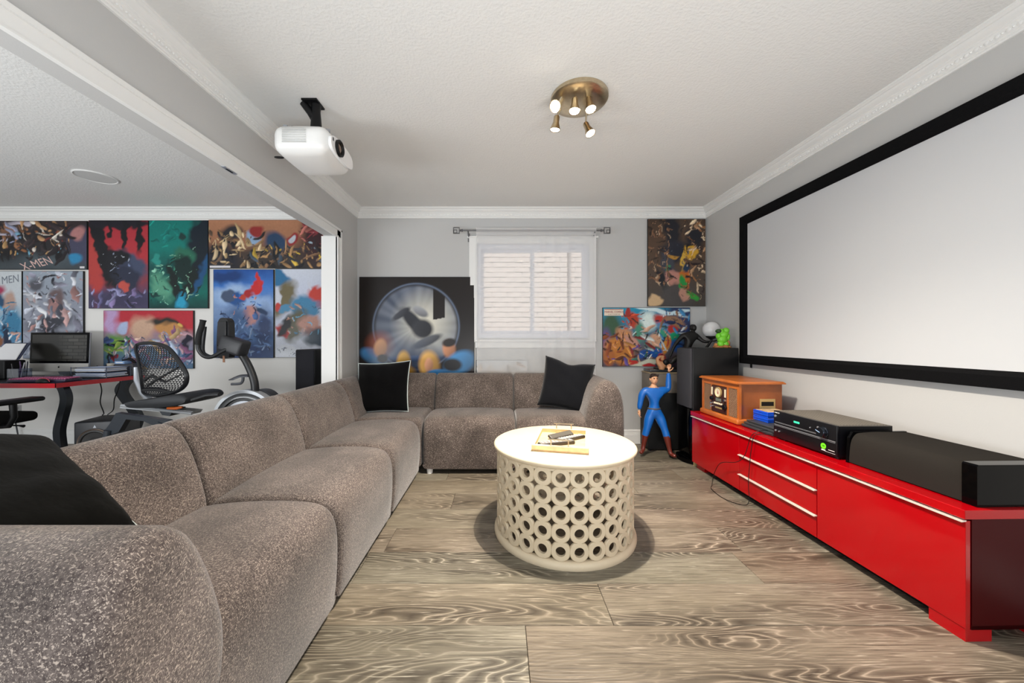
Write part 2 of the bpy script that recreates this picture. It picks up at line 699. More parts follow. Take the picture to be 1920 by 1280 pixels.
t1 = moulding('trim_1', (LEFT, BACK), (RIGHT, BACK), (0, -1), PROF, CEIL)
eggs(t1, (LEFT, BACK), (RIGHT, BACK), (0, -1), CEIL)
t2 = moulding('trim_2', (RIGHT, BACK), (RIGHT, NEAR), (-1, 0), PROF, CEIL, 1, 0)
eggs(t2, (RIGHT, BACK), (RIGHT, 0.8), (-1, 0), CEIL)
t3 = moulding('trim_3', (LEFT, NEAR), (LEFT, BACK), (1, 0), PROF, CEIL, 0, 1)
eggs(t3, (LEFT, 0.8), (LEFT, BACK), (1, 0), CEIL)
t4 = moulding('trim_4', (FARL, BACK), (LEFT2, BACK), (0, -1), PROF, CEIL)
eggs(t4, (-5.6, BACK), (LEFT2, BACK), (0, -1), CEIL)
moulding('trim_5', (FARL, 2.6), (FARL, BACK), (1, 0), PROF, CEIL, 0, 1)
BASE = [(0, 0), (.016, 0), (.016, .095), (.013, .10), (.013, .112), (.010, .118), (.010, .138), (.006, .146), (0, .15)]
moulding('baseboard_back', (LEFT, BACK), (RIGHT, BACK), (0, -1), BASE, 0)
moulding('baseboard_right', (RIGHT, BACK), (RIGHT, NEAR), (-1, 0), BASE, 0, 1, 0)
moulding('baseboard_office', (FARL, BACK), (LEFT2, BACK), (0, -1), BASE, 0)
moulding('baseboard_left', (LEFT, STUB + .09), (LEFT, BACK), (1, 0), BASE, 0, 0, 1)

# casing around the wide opening: jamb lining, face boards and bead
CASE = .078
c = MB()
c.bb(LEFT2 - .012, LEFT + .012, STUB - .012, STUB, 0, HEAD - .012)                      # jamb lining
c.bb(LEFT, LEFT + .016, STUB - .012, STUB + CASE - .004, 0, HEAD + CASE - .016)
c.bb(LEFT + .016, LEFT + .024, STUB + CASE - .024, STUB + CASE - .004, 0, HEAD + CASE - .016)
c.bb(LEFT + .016, LEFT + .021, STUB - .012, STUB + .006, 0, HEAD - .006)
struct(c.build('trim_6', M_trim, angle=25))
c = MB()
c.bb(LEFT, LEFT + .016, NEAR, STUB + CASE - .004, HEAD - .012, HEAD + CASE - .012)
c.bb(LEFT + .016, LEFT + .024, NEAR, STUB + CASE - .004, HEAD + CASE - .034, HEAD + CASE - .012)
c.bb(LEFT + .002, LEFT + .022, NEAR, STUB, HEAD - .020, HEAD - .012)
c.bb(LEFT - .006, LEFT + .008, NEAR, STUB, HEAD - .016, HEAD - .008)
struct(c.build('trim_7', M_trim, angle=25))
ST = thing('strike_plate', 'small metal catch plate screwed to the white casing of the beam', 'plate', at(430, 308, 2.1))
b = MB()
p = (LEFT + .006, 2.09, HEAD - .021)
b.box((p[0], p[1], p[2]), (.022, .10, .004))
b.build('plate', M_silver, ST)
b = MB()
b.box((p[0], p[1], p[2] - .003), (.008, .05, .003))
b.build('slot', M_black, ST)

# ------------------------------------------------------------------ window
win = bpy.data.objects.new('window_1', None)
C.objects.link(win)
win.location = (0.34, BACK, 1.12)
struct(win)
Y0 = BACK
b = MB()
b.bb(-.345, 1.017, Y0 - .022, Y0, 2.145, 2.205)
b.bb(-.365, 1.037, Y0 - .036, Y0, 2.205, 2.223)
b.build('head_casing', M_trim, win, angle=25)
for x0, x1 in ((-.345, -.262), (.942, 1.017)):
    b = MB()
    b.bb(x0, x1, Y0 - .018, Y0, 1.09, 2.145)
    b.bb(x0 + .012, x1 - .012, Y0 - .024, Y0 - .018, 1.09, 2.145)
    b.build('side_casing', M_trim, win, angle=25)
MB().rbox((.367, Y0 - .012, 1.105), (1.302, .046, .026), .008).build('window_sill', M_trim, win)
MB().bb(-.28, 1.007, Y0 - .016, Y0, 1.03, 1.092).build('apron', M_trim, win)
b = MB()
for x0, x1, z0, z1 in ((WX0, WX0 + .055, WZ0, WZ1), (WX1 - .055, WX1, WZ0, WZ1), (WX0 + .055, WX1 - .055, WZ0, WZ0 + .05), (WX0 + .055, WX1 - .055, WZ1 - .05, WZ1)):
    b.bb(x0, x1, Y0 + .01, Y0 + .11, z0, z1)
b.build('window_frame', M_vinyl, win, angle=25)
for k, (x0, x1, yy) in enumerate(((WX0 + .055, .345, .085), (.330, WX1 - .055, .045))):
    b = MB()
    z0, z1, t = WZ0 + .05, WZ1 - .05, .028
    for q in ((x0, x0 + t, z0, z1), (x1 - t, x1, z0, z1), (x0 + t, x1 - t, z0, z0 + t), (x0 + t, x1 - t, z1 - t, z1)):
        b.bb(q[0], q[1], Y0 + yy - .015, Y0 + yy + .015, q[2], q[3])
    sash = b.build('sash', M_vinyl, win, angle=25)
    g = MB().bb(x0 + t, x1 - t, Y0 + yy - .002, Y0 + yy + .002, z0 + t, z1 - t).build('pane', M_glass, sash, smooth=False)
b = MB()
b.rbox((.345, Y0 + .02, 1.90), (.018, .02, .05), .006)
b.rbox((.345, Y0 + .02, 1.33), (.018, .02, .05), .006)
b.build('latch', M_vinyl, win)

# the neighbour's brick wall beyond the glass
M_brick = mat('pale_pink_brick', 'ddcdc6', 0.9, noise=(9, 0.10))
M_mortar = mat('grey_mortar', 'c6bdb9', 0.95)
EW = thing('exterior_brick_wall', 'pale pink brick house wall seen outside through the window glass', 'brick wall', (0.4, 5.75, 0))
MB().bb(-1.6, 2.6, 5.76, 5.9, 0.0, 3.4).build('mortar', M_mortar, EW, smooth=False)
bm_ = MB().bb(-.1125, .1125, -.012, .03, -.0335, .0335).mesh('brick', M_brick, smooth=False)
for r_ in range(20):
    for k in range(9):
        o = link('brick', bm_, EW)
        o.location = (-.62 + .236 * k + (.118 if r_ % 2 else 0), 5.765 + random.uniform(-.003, .003), 0.96 + .078 * r_)
b = MB()
b.cyl((1.06, 5.70, 0), (1.06, 5.70, 3.3), .02, n=12)
tag(b.build('exterior_drainpipe', mat('grey_pipe', 'a59a97', .6)), 'thin grey drainpipe on the pink brick wall outside the window', 'pipe')
struct(MB().bb(-4, 5, BACK + .16, 7, -.3, -.05).build('exterior_ground', mat('gravel', '9a958c', .95), smooth=False))


# ------------------------------------------------------------------ sectional sofa
M_tweed = tweed('brown_grey_tweed', '423937', '655b56', 'a3968b')
M_velvet = mat('black_velvet', '050506', 0.9, spec=0.08, sheen=0.06, bump=(25, 0.25))
M_velvet2 = mat('charcoal_velvet', '111216', 0.9, spec=0.1, sheen=0.12, bump=(25, 0.25))
M_velvet3 = mat('soft_black_plush', '070706', 0.95, spec=0.05, sheen=0.06, bump=(18, 0.5))
M_pipe = mat('silver_piping', 'b5bfbc', 0.5)
SF = -.665          # front plane of the long run
SB = 3.04           # front plane of the run along the window wall

SEAT = curve([(.012, .045), (0, .15), (-.004, .28), (.002, .36), (.022, .415), (.06, .448), (.12, .462), (.24, .468), (.40, .462), (.52, .448), (.60, .42)], 3) + [(.60, .05)]
BACKP = curve([(.575, .06), (.535, .30), (.530, .44), (.545, .52), (.572, .61), (.605, .69), (.645, .75), (.695, .778), (.745, .772), (.795, .738), (.832, .67), (.852, .57), (.858, .40), (.858, .06)], 3)


def upholster(name, prof, t0, t1, fn, parent, r=.035, dome=0.0, r1=None):
    """padded body: a profile swept from t0 to t1 with soft rounded ends"""
    P = [np.array(p) for p in prof]
    n = len(P)
    area = sum(P[i][0] * P[(i + 1) % n][1] - P[(i + 1) % n][0] * P[i][1] for i in range(n))
    sg = 1 if area > 0 else -1
    nr = []
    for i in range(n):
        a, c2 = P[i - 1], P[(i + 1) % n]
        d = c2 - a
        d = d / (np.linalg.norm(d) + 1e-9)
        nr.append(np.array((-d[1], d[0])) * sg)
    r1 = r if r1 is None else r1
    rings = [(t0 + r * (1 - math.cos(a)), r * (1 - math.sin(a))) for a in (0, .35, .7, 1.05, 1.57)]
    m = 7
    rings += [(t0 + r + (t1 - t0 - r - r1) * k / (m + 1), 0) for k in range(1, m + 1)]
    rings += [(t1 - r1 * (1 - math.cos(a)), r1 * (1 - math.sin(a))) for a in (1.57, 1.05, .7, .35, 0)]
    V, Fc = [], []
    for t, ins in rings:
        s = (t - t0) / (t1 - t0)
        for p, q in zip(P, nr):
            u = p + q * ins
            up = dome * math.sin(math.pi * s) ** .7 * max(0, min(1, (p[1] - .3) / .15)) if dome else 0
            V.append(fn(u[0], t, u[1] + up))
    for i in range(len(rings) - 1):
        for j in range(n):
            Fc.append((i * n + j, i * n + (j + 1) % n, (i + 1) * n + (j + 1) % n, (i + 1) * n + j))
    Fc += [tuple(range(n)), tuple(range((len(rings) - 1) * n, len(rings) * n))]
    return MB().add(V, Fc).build(name, M_tweed, parent, angle=50)


sofa = thing('sectional_sofa', 'large brown-grey tweed corner sofa along the opening and under the window', 'sofa', (-1.1, 2.3, 0))
longrun = lambda u, t, z: (SF - u, t, z)
backrun = lambda u, t, z: (t, SB + u, z)
G = .004
for a, b2 in ((.80, 1.514), (1.514, 2.27), (2.27, 3.03)):
    upholster('seat', SEAT, a + G / 2, b2 - G / 2, longrun, sofa, dome=.014)
for a, b2 in ((-.655, .12), (.12, .78)):
    upholster('seat', SEAT, a + G / 2, b2 - G / 2, backrun, sofa, dome=.014)
MB().rbox((-.945, 3.315, .255), (.56, .55, .42), .05, 4, puff=(0, 0, .012), fill=4).build('seat', M_tweed, sofa, angle=60)
for a, b2 in ((.70, 1.514), (1.514, 2.27), (2.27, 3.03)):
    upholster('backrest', BACKP, a + G / 2, b2 - G / 2, longrun, sofa, r=.03)
for a, b2 in ((-.655, .12), (.12, .86)):
    upholster('backrest', BACKP, a + G / 2, b2 - G / 2, backrun, sofa, r=.03)
cb = MB()
o1 = upholster('backrest', BACKP, 3.032, 3.87, longrun, sofa, r=.03, r1=.06)
o2 = upholster('backrest', BACKP, -1.34, -.659, backrun, sofa, r=.03)
upholster('armrest', BACKP, SF - .86, SF + .005, lambda u, t, z: (t, .578 + .86 - u, z * .95 + .003), sofa, r=.03, r1=.055)
upholster('armrest', BACKP, SB - .005, SB + .86, lambda u, t, z: (.17 + u, t, z), sofa, r=.055, r1=.03)
for q in ((-.60, 3.09), (.07, 3.09), (.95, 3.10), (.95, 3.82), (-.60, 3.82), (-.80, 2.98), (-.80, 2.22), (-.80, 1.47), (-.80, .72), (-1.45, .66), (-1.45, 2.22), (-1.45, 3.82)):
    MB().cyl((q[0], q[1], 0), (q[0], q[1], .07), .024, .028, 14).build('foot', M_whitep, sofa)


def pillow(name, label, c, right, up, w, h, t, m, pipe=None, seed=1, dent=0.0):
    rx, uz = Vector(right).normalized(), Vector(up).normalized()
    uz = (uz - rx * uz.dot(rx)).normalized()
    n = rx.cross(uz)
    o = thing(name, label, 'pillow', c)
    rnd = random.Random(seed)
    ph = [rnd.uniform(0, 6.28) for _ in range(6)]

    def pt(a, b2, s):
        a, b2 = 2 * a - 1, 2 * b2 - 1
        x = w / 2 * a * (1 - .07 * (1 - b2 * b2))
        z = h / 2 * b2 * (1 - .07 * (1 - a * a)) - dent * math.exp(-(a * 2.6) ** 2) * max(0, b2) ** 2
        e = max(0, (1 - a ** 4) * (1 - b2 ** 4))
        th = t / 2 * e ** .55 * (1 + .06 * math.sin(4 * a + ph[0]) * math.sin(3 * b2 + ph[1]))
        th += .006 * e * math.sin(9 * a + 5 * b2 + ph[2]) * math.sin(4 * b2 - 3 * a + ph[3])
        th -= dent * .5 * math.exp(-(a * 3) ** 2) * max(0, b2) * e
        return Vector(c) + rx * x + uz * z + n * (s * th)
    b = MB()
    b.grid(lambda i, j: pt(i, j, 1), 26, 26)
    b.grid(lambda i, j: pt(i, j, -1), 26, 26)
    b.build('cover', m, o, angle=80, weld=True)
    if pipe:
        k = 16
        loop = [pt(i / k, 0, 0) for i in range(k)] + [pt(1, i / k, 0) for i in range(k)] + [pt(1 - i / k, 1, 0) for i in range(k)] + [pt(0, 1 - i / k, 0) for i in range(k + 1)]
        MB().tube(loop, .0045, 6).build('piping', pipe, o)
    return o


pillow('throw_pillow', 'square black velvet pillow with silver piping in the sofa corner', (-1.075, 3.335, .690), (1, -.10, .06), (.02, .30, 1), .50, .46, .15, M_velvet, M_pipe, 2)
pillow('throw_pillow', 'tilted charcoal velvet pillow against the right arm of the sofa', (.605, 3.415, .700), (1, -.10, -.18), (.20, .22, 1), .47, .47, .15, M_velvet2, None, 5, dent=.03)
pillow('throw_pillow', 'large black plush pillow behind the near arm of the sofa', (-1.285, .946, .738), (.457, -.13, -.250), (.127, .956, -.27), .50, .38, .12, M_velvet3, M_pipe, 9)

# ------------------------------------------------------------------ round ring table
M_cream = mat('cream_painted_wood', 'd4c4a8', 0.45, noise=(14, 0.03), bump=(60, 0.06))
TX, TY, TH = .368, 2.179, .516
table = thing('coffee_table', 'round cream coffee table with openwork drum of interlocking rings', 'coffee table', (TX, TY, 0))
b = MB()
b.lathe([(0, TH - .030), (.392, TH - .030), (.404, TH - .027), (.4105, TH - .018), (.412, TH - .011), (.409, TH - .004), (.402, TH), (0, TH)], (TX, TY, 0), 72)
b.build('tabletop', M_cream, table, angle=50)
b = MB()
b.lathe([(.372, 0), (.406, 0), (.409, .008), (.408, .022), (.402, .032), (.392, .038), (.372, .038), (.372, 0)], (TX, TY, 0), 72)
b.build('base_ring', M_cream, table, angle=50)
b = MB()
b.lathe([(.374, TH - .042), (.392, TH - .042), (.392, TH - .028), (.374, TH - .028), (.374, TH - .042)], (TX, TY, 0), 72)
b.build('top_hoop', M_cream, table, angle=50)
NC, NR = 27, 5
RR, RI, RT = .0500, .0245, .0085
ring = MB()
n = 24
ringr = .385
V, Fc = [], []
for rad, yy in ((RI, -RT), (RR - .004, -RT), (RR, -RT + .004), (RR, RT - .003), (RR - .003, RT), (RI, RT)):
    for j in range(n):
        g = 2 * math.pi * (j + .5) / n
        x, z = rad * math.cos(g), rad * math.sin(g)
        lim = .0452                                             # flattened where neighbours meet
        x = max(-lim, min(lim, x))
        z = max(-lim, min(lim, z))
        V.append((x, yy - (ringr - math.sqrt(ringr ** 2 - x * x)) * -1, z))
for i in range(6):
    for j in range(n):
        Fc.append((i * n + j, i * n + (j + 1) % n, ((i + 1) % 6) * n + (j + 1) % n, ((i + 1) % 6) * n + j))
ring_mesh = ring.add(V, Fc).mesh('ring', M_cream, angle=40)
for r_ in range(NR):
    for k in range(NC):
        g = 2 * math.pi * k / NC + .03
        o = link('ring', ring_mesh, table)
        o.location = (TX + ringr * math.sin(g), TY - ringr * math.cos(g), .038 + .0452 + r_ * .0897 + .001)
        o.rotation_euler = (0, 0, g)

# wooden tray and its remotes
M_oak = mat('pale_oak', 'e0bf8c', 0.5, noise=(30, 0.12))
M_oakw = mat('whitewashed_wood', 'ebdfc9', 0.55, noise=(30, 0.06))
TM = Matrix.Translation((.354, 2.150, TH)) @ Matrix.Rotation(R(-13), 4, 'Z')
tray = thing('serving_tray', 'pale wooden serving tray with metal handles on the round table', 'tray', (.354, 2.150, TH))
tw, tl = .150, .200
b = MB(TM)
b.bb(-tw, tw, -tl, tl, .001, .010)
b.build('tray_base', M_oak, tray, smooth=False)
b = MB(TM)
for q in ((-tw, tw, -tl, -tl + .014), (-tw, tw, tl - .014, tl), (-tw, -tw + .014, -tl + .014, tl - .014), (tw - .014, tw, -tl + .014, tl - .014)):
    b.bb(q[0], q[1], q[2], q[3], .001, .032)
b.build('tray_wall', M_oak, tray, smooth=False)
b = MB(TM)
for q in ((-tw - .001, tw + .001, -tl - .001, -tl + .015), (-tw - .001, tw + .001, tl - .015, tl + .001), (-tw - .001, -tw + .015, -tl + .015, tl - .015), (tw - .015, tw + .001, -tl + .015, tl - .015)):
    b.bb(q[0], q[1], q[2], q[3], .032, .036)
b.build('tray_rim', M_oakw, tray, smooth=False)
for s in (-1, 1):
    b = MB(TM)
    yy = s * (tl - .007)
    b.box((0, yy, .068), (.124, .011, .005))
    for x in (-.046, .046):
        b.cyl((x, yy, .034), (x, yy, .067), .003, n=8)
    b.build('handle', M_steel, tray)
M_remote = mat('dark_grey_remote', '36322d', 0.4)
M_rtop = mat('grey_remote_face', '85817c', 0.35)
M_key = mat('pale_rubber_keys', 'd9d6d0', 0.6)


def remote(label, x, y, ang, L, wd, th, z=.010, tilt=0, keys=True, top=None):
    T = TM @ Matrix.Translation((x, y, z)) @ Matrix.Rotation(R(ang), 4, 'Z') @ Matrix.Rotation(R(tilt), 4, 'X')
    o = thing('remote_control', label, 'remote', T.translation)
    MB(T).rbox((0, 0, th / 2), (L, wd, th), .006).build('casing', M_remote, o)
    MB(T).box((0, 0, th + .0004), (L - .010, wd - .010, .0012)).build('face', top or M_rtop, o)
    if keys:
        b = MB(T)
        for i in range(9):
            for j in range(3):
                b.box((-L / 2 + .02 + i * (L - .04) / 8, (j - 1) * wd * .27, th + .0018), (.008, .007, .0022))
        stuff(b.build('keys', M_key, o))
    return o


remote('remote control lying nearest the front handle of the tray', -.025, -.085, 31, .215, .044, .020)
remote('remote control with pale keys lying across the middle of the tray', .050, .040, 47, .200, .046, .018)
remote('dark remote control leaning on another one on the tray', -.015, .095, 50, .190, .042, .018, z=.012, tilt=32, keys=False, top=mat('dark_remote_face', '55514a', .4))

# ------------------------------------------------------------------ red media cabinet
M_red = mat('gloss_red', 'a8030d', 0.14, spec=.35, coat=0.25, noise=(3, 0.04))
M_dred = mat('shaded_red_end', '3c0306', 0.35, spec=.12)  # darker copy of the cabinet red, with the end's shade in the colour
M_lip = mat('pale_aluminium_lip', 'f0e4d8', 0.3, 0.35)
SM = Matrix.Translation((1.6768, 3.243, 0)) @ Matrix.Rotation(R(-88.82), 4, 'Z')
cab = thing('media_cabinet', 'long low gloss red media cabinet under the projection screen', 'cabinet', SM.translation)
CL, CD, CH = 1.885, .425, .490
b = MB(SM)
b.bb(.004, CL, .020, CD, .047, .062)
b.bb(.004, .020, .020, CD, .047, .455)
b.bb(CL - .016, CL, .022, CD, .047, .455)
b.bb(.02, CL - .02, CD - .01, CD, .06, .455)
for k in (1, 2):
    b.bb(CL / 3 * k - .008, CL / 3 * k + .008, .020, CD, .06, .455)
b.build('carcass', M_dred, cab, smooth=False)
b = MB(SM)
b.rbox((CL / 2, CD / 2 - .004, (.456 + CH) / 2), (CL + .006, CD + .010, CH - .456), .002, 1)
b.build('top', M_red, cab, smooth=False)
MOD = CL / 3


def front(name, w0, w1, z0, z1):
    b = MB(SM)
    b.rbox(((w0 + w1) / 2, .010, (z0 + z1) / 2), (w1 - w0 - .004, .019, z1 - z0 - .004), .0015, 1)
    o = b.build(name, M_red, cab, smooth=False)
    b = MB(SM)
    w0, w1 = w0 + .002, w1 - .002
    b.prism([(w0, -.014, z1 - .006), (w0, -.014, z1 - .002), (w0, .004, z1 + .001), (w0, .004, z1 - .004)], (w1 - w0, 0, 0))
    b.build('handle', M_lip, o, smooth=False)


front('door', .004, MOD, .047, .450)
front('drawer', MOD, 2 * MOD, .308, .450)
front('drawer', MOD, 2 * MOD, .170, .306)
front('drawer', MOD, 2 * MOD, .047, .168)
front('door', 2 * MOD, CL, .047, .450)
for w0, y0 in ((.03, .03), (.03, CD - .14), (CL - .12, .004), (CL - .12, CD - .14)):
    MB(SM).bb(w0, w0 + .115, y0, y0 + .10, 0, .047).build('leg', M_red, cab, smooth=False)
b = MB(SM)
b.bb(.10, CL - .14, .065, .085, .002, .046)
b.build('plinth', M_black, cab, smooth=False)
MB(SM).bb(-.024, -.010, .03, .26, 0, .40).build('shelf_board', mat('pale_board', 'd9c08a', .6), smooth=False)
tag(bpy.data.objects['shelf_board'], 'thin pale board standing upright at the far end of the red cabinet', 'board')

# ---- wooden retro radio
M_wood = mat('orange_brown_veneer', 'b86428', 0.35, coat=0.25, noise=(7, 0.2))
M_woodd = mat('brown_veneer', '945026', 0.4, coat=0.2, noise=(7, 0.2))
M_cloth = mat('brown_lattice_cloth', '5b3a2c', 0.8)
M_panel = mat('dark_brown_panel', '3d211b', 0.4)
M_ivory = mat('ivory_plastic', 'eadfc0', 0.4)
M_brass = mat('pale_brass', 'd0b277', 0.35, 0.5)
M_chrome = mat('chrome', 'd5d5d8', 0.12, 1.0)
ZT = CH
radio = thing('retro_radio', 'orange-brown wooden retro radio at the far end of the red cabinet', 'radio', SM @ Vector((.30, .2, ZT)))
rw0, rw1, rd0, rd1, rz0, rz1 = .065, .545, .060, .385, ZT + .046, ZT + .300
b = MB(SM)
b.bb(rw0 + .012, rw1 - .012, rd0 + .012, rd1, ZT + .002, rz1)
b.build('body', M_woodd, radio, smooth=False)
b = MB(SM)
b.rbox(((rw0 + rw1) / 2, (rd0 + rd1) / 2 - .012, ZT + .022), (rw1 - rw0 + .012, rd1 - rd0 + .022, .042), .013)
b.build('base_moulding', M_wood, radio)
b = MB(SM)
cx, cy = (rw0 + rw1) / 2, (rd0 + rd1) / 2
b.prism([(rw0 - .012, rd0 - .022, rz1), (rw1 + .012, rd0 - .022, rz1), (rw1 + .012, rd1 + .012, rz1), (rw0 - .012, rd1 + .012, rz1)], (0, 0, .008))
b.add([(rw0 - .012, rd0 - .022, rz1 + .008), (rw1 + .012, rd0 - .022, rz1 + .008), (rw1 + .012, rd1 + .012, rz1 + .008), (rw0 - .012, rd1 + .012, rz1 + .008),
       (rw0, rd0 - .008, rz1 + .018), (rw1, rd0 - .008, rz1 + .018), (rw1, rd1, rz1 + .018), (rw0, rd1, rz1 + .018)],
      [(0, 1, 5, 4), (1, 2, 6, 5), (2, 3, 7, 6), (3, 0, 4, 7), (4, 5, 6, 7)])
b.build('lid', M_wood, radio, smooth=False)
b = MB(SM)                                                   # front posts and rail
for x in (rw0, rw1 - .022):
    b.bb(x, x + .022, rd0 - .004, rd0 + .014, rz0 - .004, rz1)
b.bb(rw0 + .022, rw1 - .022, rd0 - .002, rd0 + .014, rz1 - .040, rz1)
for x in (rw0 + .128, rw1 - .144):
    b.bb(x, x + .016, rd0 - .003, rd0 + .014, rz0 - .004, rz1 - .04)
b.build('front_frame', M_wood, radio, smooth=False)
for x0, x1 in ((rw0 + .022, rw0 + .128), (rw1 - .128, rw1 - .022)):
    g = MB(SM).bb(x0, x1, rd0 + .004, rd0 + .013, rz0 - .003, rz1 - .041).build('speaker_grille', M_cloth, radio, smooth=False)
    b = MB(SM)
    zz0, zz1 = rz0 - .002, rz1 - .042
    H, Wd = zz1 - zz0, x1 - x0
    s = .016
    k = -int(H / s)
    while k * s < Wd:
        for sg in (1, -1):
            a = k * s
            p0 = (max(a, 0), max(-a, 0))
            p1 = (min(a + H, Wd), min(Wd - a, H))
            if p1[0] > p0[0]:
                f = (lambda x: x0 + x) if sg == 1 else (lambda x: x1 - x)
                b.tube([(f(p0[0]), rd0 + .003, zz0 + p0[1]), (f(p1[0]), rd0 + .003, zz0 + p1[1])], .0014, 4)
        k += 1
    stuff(b.build('lattice', mat('tan_lattice', '9b7c5f', .6), g))
px0, px1 = rw0 + .144, rw1 - .144
pan = MB(SM).rbox(((px0 + px1) / 2, rd0 + .002, (rz0 + rz1 - .044) / 2), (px1 - px0, .020, rz1 - .044 - rz0), .004).build('control_panel', M_panel, radio)
pc = (px0 + px1) / 2
fy = rd0 - .008
ax = SM.to_3x3() @ Vector((0, -1, 0))
dial = MB().lathe([(0, 0), (.040, 0), (.040, .006), (.034, .008), (.033, .005), (0, .005)], SM @ Vector((pc, fy, rz1 - .092)), 28, ax).build('dial', M_ivory, pan)
b = MB()
b.lathe([(.034, .004), (.036, .010), (.041, .009), (.042, 0), (.034, .004)], SM @ Vector((pc, fy, rz1 - .092)), 28, ax)
b.build('dial_bezel', M_brass, pan)
b = MB(SM)
b.prism([(pc - .006, fy - .0055, rz1 - .105), (pc, fy - .0055, rz1 - .066), (pc + .006, fy - .0055, rz1 - .105)], (0, -.001, 0))
b.build('needle', mat('red_needle', 'a3242b', .4), pan)
for x in (px0 - .006, px1 + .006):
    MB(SM).box((x + (.016 if x < pc else -.016), fy - .002, rz1 - .090), (.016, .004, .062)).build('tuning_scale', M_ivory, pan, smooth=False)
b = MB(SM)
b.box((pc, fy - .001, rz1 - .152), (.070, .004, .024))
b.build('display', mat('lcd_grey', '6f7468', .25), pan, smooth=False)
for i in range(5):
    MB(SM).rbox((pc - .044 + i * .022, fy - .005, rz1 - .182), (.013, .012, .014), .003, 2).build('push_button', M_ivory, pan)
for x, z, r_ in ((px0 + .012, rz1 - .150, .017), (px1 - .012, rz1 - .198, .020), (px0 + .012, rz1 - .190, .010), (px0 + .012, rz1 - .216, .009), (px1 - .012, rz1 - .146, .010)):
    MB().lathe([(r_ * 1.05, 0), (r_, .012), (r_ * .9, .016), (0, .016)], SM @ Vector((x, fy + .001, z)), 20, ax).build('knob', M_black if r_ > .011 else M_chrome, pan)
b = MB(SM)
b.box((pc, fy - .001, rz1 - .216), (.085, .003, .012))
b.build('name_strip', M_brass, pan, smooth=False)
b = MB(SM)                                                   # cassette slot in the side facing the room
sx = rw1 - .012
for q in ((.225, .255, .0, .075), (.315, .345, .0, .075)):
    pass
b.bb(sx, sx + .004, .218, .228, ZT + .118, ZT + .190)
b.bb(sx, sx + .004, .322, .332, ZT + .118, ZT + .190)
b.bb(sx, sx + .004, .228, .322, ZT + .118, ZT + .138)
b.bb(sx, sx + .004, .228, .322, ZT + .170, ZT + .190)
cs = b.build('cassette_plate', M_brass, radio, smooth=False)
MB(SM).bb(sx - .004, sx + .002, .228, .322, ZT + .138, ZT + .170).build('cassette_door', M_black, cs, smooth=False)

# ---- flat console, blue disc cases, receiver, centre speaker
M_cons = mat('grey_black_console', '34373b', 0.45)
con = thing('game_console', 'flat dark grey console with layered ridges under the blue disc cases', 'console', SM @ Vector((.72, .2, ZT)))
for k, (d, z0, z1) in enumerate(((.060, .003, .019), (.074, .021, .035), (.088, .037, .050))):
    b = MB(SM)
    b.rbox((.715, (d + .34) / 2, ZT + (z0 + z1) / 2), (.305 - .012 * k, .34 - d, z1 - z0), .004, 2)
    b.build('shell_layer', M_cons, con)
b = MB(SM)
b.bb(.572, .858, .10, .335, ZT, ZT + .049)
b.build('core', M_black, con, smooth=False)
M_blue = mat('blue_disc_case', '0f4fd0', 0.25, coat=0.3)
M_sleeve = mat('printed_case_sleeve', 'c9ad86', 0.4, noise=(22, 0.45))
nth = ['bottom', 'second from bottom', 'middle', 'second from top', 'topmost']
for k in range(5):
    z = ZT + .050 + k * .0148
    j = (0.0, .003, -.002, .002, 0)[k]
    o = thing('disc_case', nth[k] + ' blue disc case of the stack on the grey console', 'disc case', SM @ Vector((.62, .25, z)), 'blue disc cases stacked beside the radio')
    T = SM @ Matrix.Translation((.628 + j, .235 - j, z + .0074)) @ Matrix.Rotation(R(3), 4, 'Z')
    MB(T).rbox((0, 0, 0), (.135, .172, .0142), .003, 2).build('case', M_blue, o)
    MB(T).box((.003, .004, .0072), (.122, .162, .0006)).build('sleeve', M_sleeve, o, smooth=False)

M_rec = mat('black_brushed_receiver', '0d0d11', 0.35, spec=.35)
M_rect = mat('grey_brown_vented_top', '55504a', 0.5)
rec = thing('av_receiver', 'black audio receiver with a big volume knob on the red cabinet', 'receiver', SM @ Vector((1.10, .2, ZT)))
w0, w1, d0, d1, z0, z1 = .883, 1.318, .052, .350, ZT + .010, ZT + .176
MB(SM).bb(w0, w1, d0 + .014, d1, z0, z1 - .003).build('chassis', M_rec, rec, smooth=False)
MB(SM).rbox(((w0 + w1) / 2, d0 + .007, (z0 + z1) / 2), (w1 - w0, .014, z1 - z0), .003, 2).build('front_panel', M_rec, rec)
b = MB(SM)
b.bb(w0, w1, d0 + .014, d1, z1 - .003, z1)
tp = b.build('top_cover', M_rect, rec, smooth=False)
b = MB(SM)
for k in range(16):
    b.box(((w0 + w1) / 2, d0 + .035 + k * .0165, z1 + .0012), (w1 - w0 - .03, .006, .0024))
stuff(b.build('vent_ribs', mat('vent_rib', '6c665e', .45), tp, smooth=False))
for z, m_, t in ((z0 + .080, M_silver, .0042), (z0 + .073, M_silver, .0016), (z0 + .098, M_silver, .0016), (z0 + .094, M_silver, .0012)):
    MB(SM).box(((w0 + w1) / 2 - (0 if z < z0 + .09 else .04), d0 - .0008, z), (w1 - w0 - (.014 if z < z0 + .09 else .11), .002, t)).build('trim_line', m_, rec, smooth=False)
kc = SM @ Vector((w1 - .075, d0, z0 + .115))
kn = MB().lathe([(.029, 0), (.029, .004), (.026, .006), (.026, .022), (.024, .025), (0, .025)], kc, 28, ax).build('volume_knob', mat('dark_metal_knob', '3a3f49', .22, .9), rec)
T = SM @ Matrix.Translation((w1 - .075, d0 - .026, z0 + .115)) @ Matrix.Rotation(R(20), 4, 'Y')
